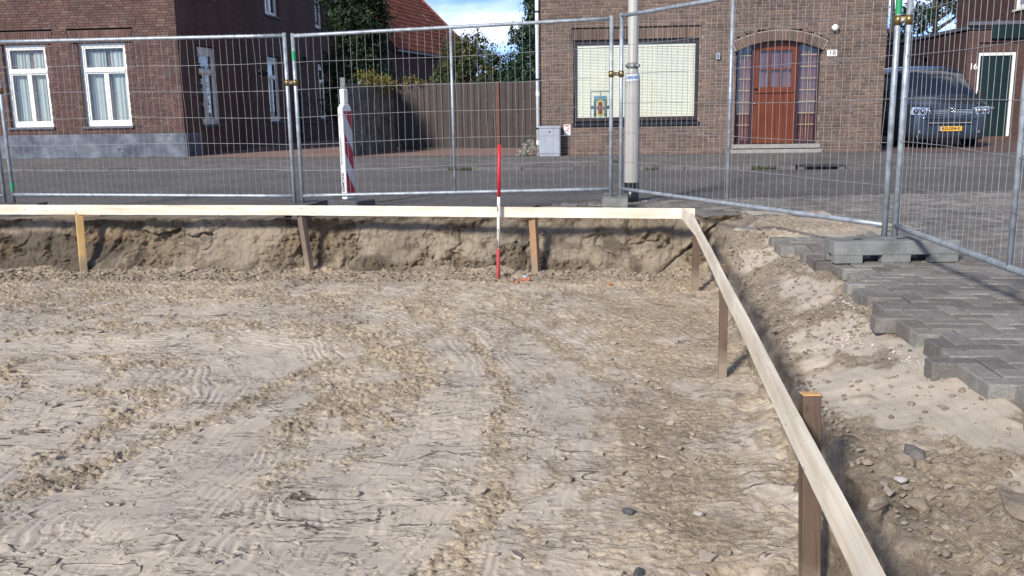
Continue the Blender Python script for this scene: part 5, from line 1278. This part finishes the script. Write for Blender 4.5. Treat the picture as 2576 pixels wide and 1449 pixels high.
fp = thing('flowering_plant', 'small white flowering plant growing at the foot of the downpipe', 'plant', (-1.60, 21.02, .004))
MB().tube([(0,0,-.02),(.02,0,.12),(.0,.02,.24)], .012, 6).build('stem', M_BARK, fp)
crown('foliage', M_LFLOW, fp, [(0,0,.14,.22,.14,.12), (.05,0,.27,.16,.1,.1), (-.12,0,.1,.14,.1,.08)], 1300, .018, 9)
def weed(label, x, y, w, n, sd_):
    t_ = thing('weed', label, 'weed', (x, y, -.05)); rd = random.Random(sd_); mb = MB()
    for _ in range(n):
        a = rd.uniform(-w, w); b = rd.uniform(-.03, .03); h_ = rd.uniform(.03, .09); dx = rd.uniform(-.06, .06); dy = rd.uniform(-.05, .02)
        mb.add([(a-.006, b, 0), (a+.006, b, 0), (a+dx*.5+.004, b+dy*.5, h_*.7), (a+dx, b+dy, h_)], [(0,1,2), (0,2,3)])
    mb.build('blades', M_LMIX, t_)
weed('tuft of green weeds at the kerb beside the street drain', 3.0, fk(3.0)-.03, .22, 90, 1); weed('thin weeds at the kerb below the blinded window', 1.0, fk(1.0)-.03, .12, 40, 2); weed('weeds at the kerb end near the ramp', -2.6, fk(-2.6)-.03, .22, 70, 3)

# ------------------------------------------------------------------ clods, pebbles and litter
def rock_base(sub):
    import bmesh
    bm = bmesh.new(); bmesh.ops.create_icosphere(bm, subdivisions=sub, radius=1.0); bm.verts.ensure_lookup_table()
    v_ = np.array([x.co[:] for x in bm.verts]); f_ = [tuple(q.index for q in x.verts) for x in bm.faces]; bm.free(); return v_, f_
IV, IF = rock_base(1); IV2, IF2 = rock_base(2)
def rocks(name, pts, m, seed, base=(IV, IF), flat=.6, jag=.32):
    rd = np.random.default_rng(seed); Vs, Fs = [], []; k = 0; bv, bf = base
    for (x, y, z, r_) in pts:
        sc = np.array([1, rd.uniform(.6, 1), flat*rd.uniform(.6, 1.1)])*r_; v_ = bv*sc*(1+jag*(rd.random((len(bv), 1))-.5)*2)
        a = rd.uniform(0, 6.28); c, s_ = math.cos(a), math.sin(a); t_ = rd.uniform(-.4, .4)
        v_ = np.stack([v_[:,0]*c - v_[:,1]*s_, v_[:,0]*s_ + v_[:,1]*c, v_[:,2] + t_*v_[:,0]], 1) + np.array([x, y, z])
        Vs.append(v_); Fs += [tuple(i+k for i in f) for f in bf]; k += len(bv)
    me = bpy.data.meshes.new(name); me.from_pydata(np.concatenate(Vs).tolist(), [], Fs); return stuff(obj(name, me, m))
rd = np.random.default_rng(77)
# crumbs on the crumbly strips of the floor
N = 30000; yv = 1.9*(9.0/1.9)**rd.random(N); xv = -(.76*yv+.3) + rd.random(N)*(.76*yv+.3+edge_x(yv)-.05)
hv, mv, _, _ = floor_fields(xv, yv); keep = (rd.random(N) < mv*.8*(1-.6*(xv > -.3)) + .012); xv, yv, hv = xv[keep], yv[keep], hv[keep]
rv = .0022 + .009*rd.random(len(xv))**5
tag_ = rocks('loose_crumbs', [(a, b, c + r_*.25, r_) for a, b, c, r_ in zip(xv, yv, hv, rv)], M_CLOD, 1, (rock_base(1)[0][:], IF))
tag(tag_, 'loose crumbs of sandy soil scattered over the excavation floor', 'soil crumbs')
# larger spill at the foot of the far face
N = 4600; xv = -8 + rd.random(N)*9.0; yv = 8.62 + rd.random(N)**1.4*.42; hv = floor_fields(xv, yv)[0]; rv = .005 + .030*rd.random(N)**4
tag(rocks('spilled_clods', [(a, b, c + r_*.2, r_) for a, b, c, r_ in zip(xv, yv, hv, rv)], M_CLOD, 2), 'clods of soil spilled along the foot of the far cut face', 'clods')
# bank clods
pts = []
for _ in range(6500):
    y = 1.7*(8.6/1.7)**rd.random(); e_ = float(edge_x(y)); x = e_ + .01 + rd.random()*(1.9-e_ if y < 3 else 1.58-e_)
    if 3.2 < y < 4.8 and x > 1.05 and rd.random() < .8: continue
    r_ = .003 + .017*rd.random()**5; pts.append((x, y, zbank(x, y) + r_*.25, r_))
tag(rocks('bank_clods', pts, M_CLOD, 3), 'clods and grit strewn over the sandy bank', 'clods')
pts = []
for _ in range(170):
    q = rd.random(); y = 4.15 + q*1.55 + rd.normal()*.06; x = 1.50 - .16*math.exp(-((y-4.9)/.25)**2) + rd.normal()*.045 + .03*(y > 5.2)
    r_ = .005 + .008*rd.random()**2; pts.append((x, y, max(zbank(x, y), -.2) + r_*.45, r_))
tag(rocks('white_pebbles', pts, M_PEBBLE, 4, (IV2, IF2), .7, .10), 'white pebbles spilling from under the paving edge', 'pebbles')
pts = []
for _ in range(520):
    y = 2.0*(8.9/2.0)**rd.random(); x = -(.7*y) + rd.random()*(.7*y+edge_x(y)-.05); r_ = .003+.004*rd.random(); pts.append((x, y, zfloor(x, y)+r_*.5, r_))
    
tag(rocks('white_grit', [p_ for p_ in pts[::3]], M_PEBBLE, 5, (IV, IF), .7, .12), 'tiny pale stones dotted over the pit floor', 'grit')
def stone(label, x, y, r_, z, m, seed, flat=.5, sx=1.0, cat='stone', name='stone'):
    rd2 = np.random.default_rng(seed); v_ = IV2*np.array([sx, .75, flat])*r_; 
    for k in range(5):
        n_ = rd2.normal(size=3); n_ /= np.linalg.norm(n_); d_ = v_@n_; lim = r_*.62; v_ = v_ - np.outer(np.clip(d_-lim*(.7+.5*rd2.random()), 0, 9)*.9, n_)
    v_ = v_*(1+.07*rd2.normal(size=(len(v_), 1)))
    me = bpy.data.meshes.new(name); me.from_pydata(v_.tolist(), [], IF2)
    return tag(obj(name, me, m, loc=(x, y, z), rot=(0, 0, rd2.uniform(0, 3))), label, cat)
M_SLAB = plain('sandy_slab', (.235,.19,.14), .9, 0, .2, 16, .6, 70)
stone('large flat sandy brown slab lying on the bank', 1.225, 2.53, .105, zbank(1.225, 2.53)+.012, M_SLAB, 1, .30, 1.25)
stone('broken dark grey stone chunk on the pale sand of the bank', 1.135, 3.20, .058, zbank(1.135, 3.20)+.012, M_STONE, 2, .55, 1.3)
stone('small brown clod stone beside the dark chunk', 1.07, 3.10, .045, zbank(1.07, 3.10)+.012, M_CLOD, 3, .6)
stone('pale lump of mortar on the bank near the long board', .965, 2.82, .024, zbank(.965, 2.82)+.016, M_PEBBLE, 4, .4, 1.3)
stone('rounded brown stone on the bank close to the board', .83, 2.60, .036, zbank(.83, 2.60)+.012, M_CLOD, 5, .7)
stone('rounded grey brown stone in the clods below the large slab', .955, 2.60, .034, zbank(.955, 2.60)+.012, M_SLAB, 6, .7)
for i, (px_, py_, s_, lb) in enumerate([(.135, 3.52, .026, 'small black lump of asphalt lying on the pit floor near the dark soil'), (.155, 3.02, .028, 'round black lump of asphalt near the hole in the pit floor'), (-6.05, 7.4, .07, 'dark brown lump of peat on the pit floor before the yellow peg'), (-.13, 3.86, .03, 'broken crust plate standing up from the pit floor')]):
    stone(lb, px_, py_, s_, zfloor(px_, py_)+s_*.3, [M_RUB, M_RUB, M_STONE, M_CLOD][i], 10+i, .7, 1.2)
# torn crust flakes on the floor
fl = MB(); rdp = random.Random(8)
for _ in range(360):
    y = 2.4*(8.2/2.4)**rdp.random(); x = -(.72*y) + rdp.random()*(.72*y+.5); s_ = rdp.uniform(.008, .016) + .024*rdp.random()**4
    ff = floor_fields(np.array([x]), np.array([y])); z = float(ff[0][0])
    if ff[1][0] < .35 and rdp.random() < .85: continue
    a0 = 0; n_ = rdp.randint(5, 7); a0 = rdp.random()*6
    tl_ = Vector((rdp.gauss(0, .22), rdp.gauss(0, .22), 1)).normalized(); q = tl_.to_track_quat('Z', 'Y')
    ring = [Vector((math.cos(a0+k*6.283/n_)*s_*rdp.uniform(.7, 1.3), math.sin(a0+k*6.283/n_)*s_*rdp.uniform(.5, .9), 0)) for k in range(n_)]; th = rdp.uniform(.004, .010)
    fl.add([q @ (p_+Vector((0,0,th))) + Vector((x, y, z+.006)) for p_ in ring] + [q @ p_ + Vector((x, y, z+.004)) for p_ in ring], [tuple(range(n_))] + [(k, n_+k, n_+(k+1) % n_, (k+1) % n_) for k in range(n_)])
o = stuff(fl.build('crust_flakes', plain('crust_flake', (.40,.335,.265), .95, 0, .15, 20, .3, 120))); tag(o, 'thin broken flakes of dried sand crust on the pit floor', 'crust flakes')
# litter by the stake
M_SHARD = plain('orange_brick', (.42,.16,.08), .85, 0, .2, 30, .4)
for i, (dx, dy, s_, lb) in enumerate([(-.70, 8.58, .045, 'largest orange brick shard in the litter beside the stake'), (-.64, 8.50, .035, 'orange brick shard lying flat under the crumpled foil'), (-.75, 8.47, .038, 'long orange brick shard in front of the litter heap'), (.12, 8.35, .03, 'lone orange brick shard on the pit floor towards the corner')]):
    stone(lb, dx, dy, s_, zfloor(dx, dy)+s_*.35, M_SHARD, 30+i, .5, 1.4, 'brick shard', 'brick_shard')
fo = MB(); rdp = random.Random(5); n_ = 7; g2 = [[Vector((i*.018-.055, j*.012-.03, .05-.012*i*.6+rdp.gauss(0, .008))) for i in range(n_)] for j in range(5)]
fo.add([p_ for r_ in g2 for p_ in r_] + [p_ + Vector((0, .004, -.010)) for r_ in g2 for p_ in r_], [(j*n_+i, j*n_+i+1, (j+1)*n_+i+1, (j+1)*n_+i) for j in range(4) for i in range(n_-1)] + [(35+j*n_+i, 35+(j+1)*n_+i, 35+(j+1)*n_+i+1, 35+j*n_+i+1) for j in range(4) for i in range(n_-1)])
o = fo.build('crumpled_foil', plain('foil', (.62,.66,.7), .3, .6, .3, 60)); o.location = (-.655, 8.60, zfloor(-.655, 8.60)+.005); tag(o, 'crumpled silver white foil wrapper on the brick shards beside the stake', 'wrapper')
stone('small white shell by the brick shards', -.80, 8.53, .022, zfloor(-.80, 8.53)+.012, M_PEBBLE, 40, .7, 1.0, 'shell', 'shell')
for (x, y, L_, a, lb, on) in [(.55, 7.55, .24, 2.6, 'dark rotten stick lying on the pit floor near the corner peg', 0), (.99, 3.42, .10, 2.4, 'thin pale curled root sticking out of the bank sand', 1), (-.2, 5.9, .07, .3, 'short pale splinter of wood on the pit floor', 0), (.30, 6.1, .06, .1, 'small yellow wood chip on the pit floor', 0)]:
    z = (zbank(x, y) if on else zfloor(x, y)); b_ = MB(); c, s_ = math.cos(a), math.sin(a)
    b_.tube([(-c*L_/2, -s_*L_/2, .002), (0, .008, .010), (c*L_/2, s_*L_/2, .006)], [.005, .009 if L_ > .2 else .005, .003], 6)
    o = b_.build('stick', M_PEGOLD if L_ > .09 else M_PEGYEL, None, True, loc=(x, y, z)); tag(o, lb, 'stick')
stone('small white bit of paper on the pit floor beside the thick peg', .42, 3.50, .022, zfloor(.42, 3.50)+.010, M_PEBBLE, 41, .4, 1.3, 'scrap', 'paper_scrap')
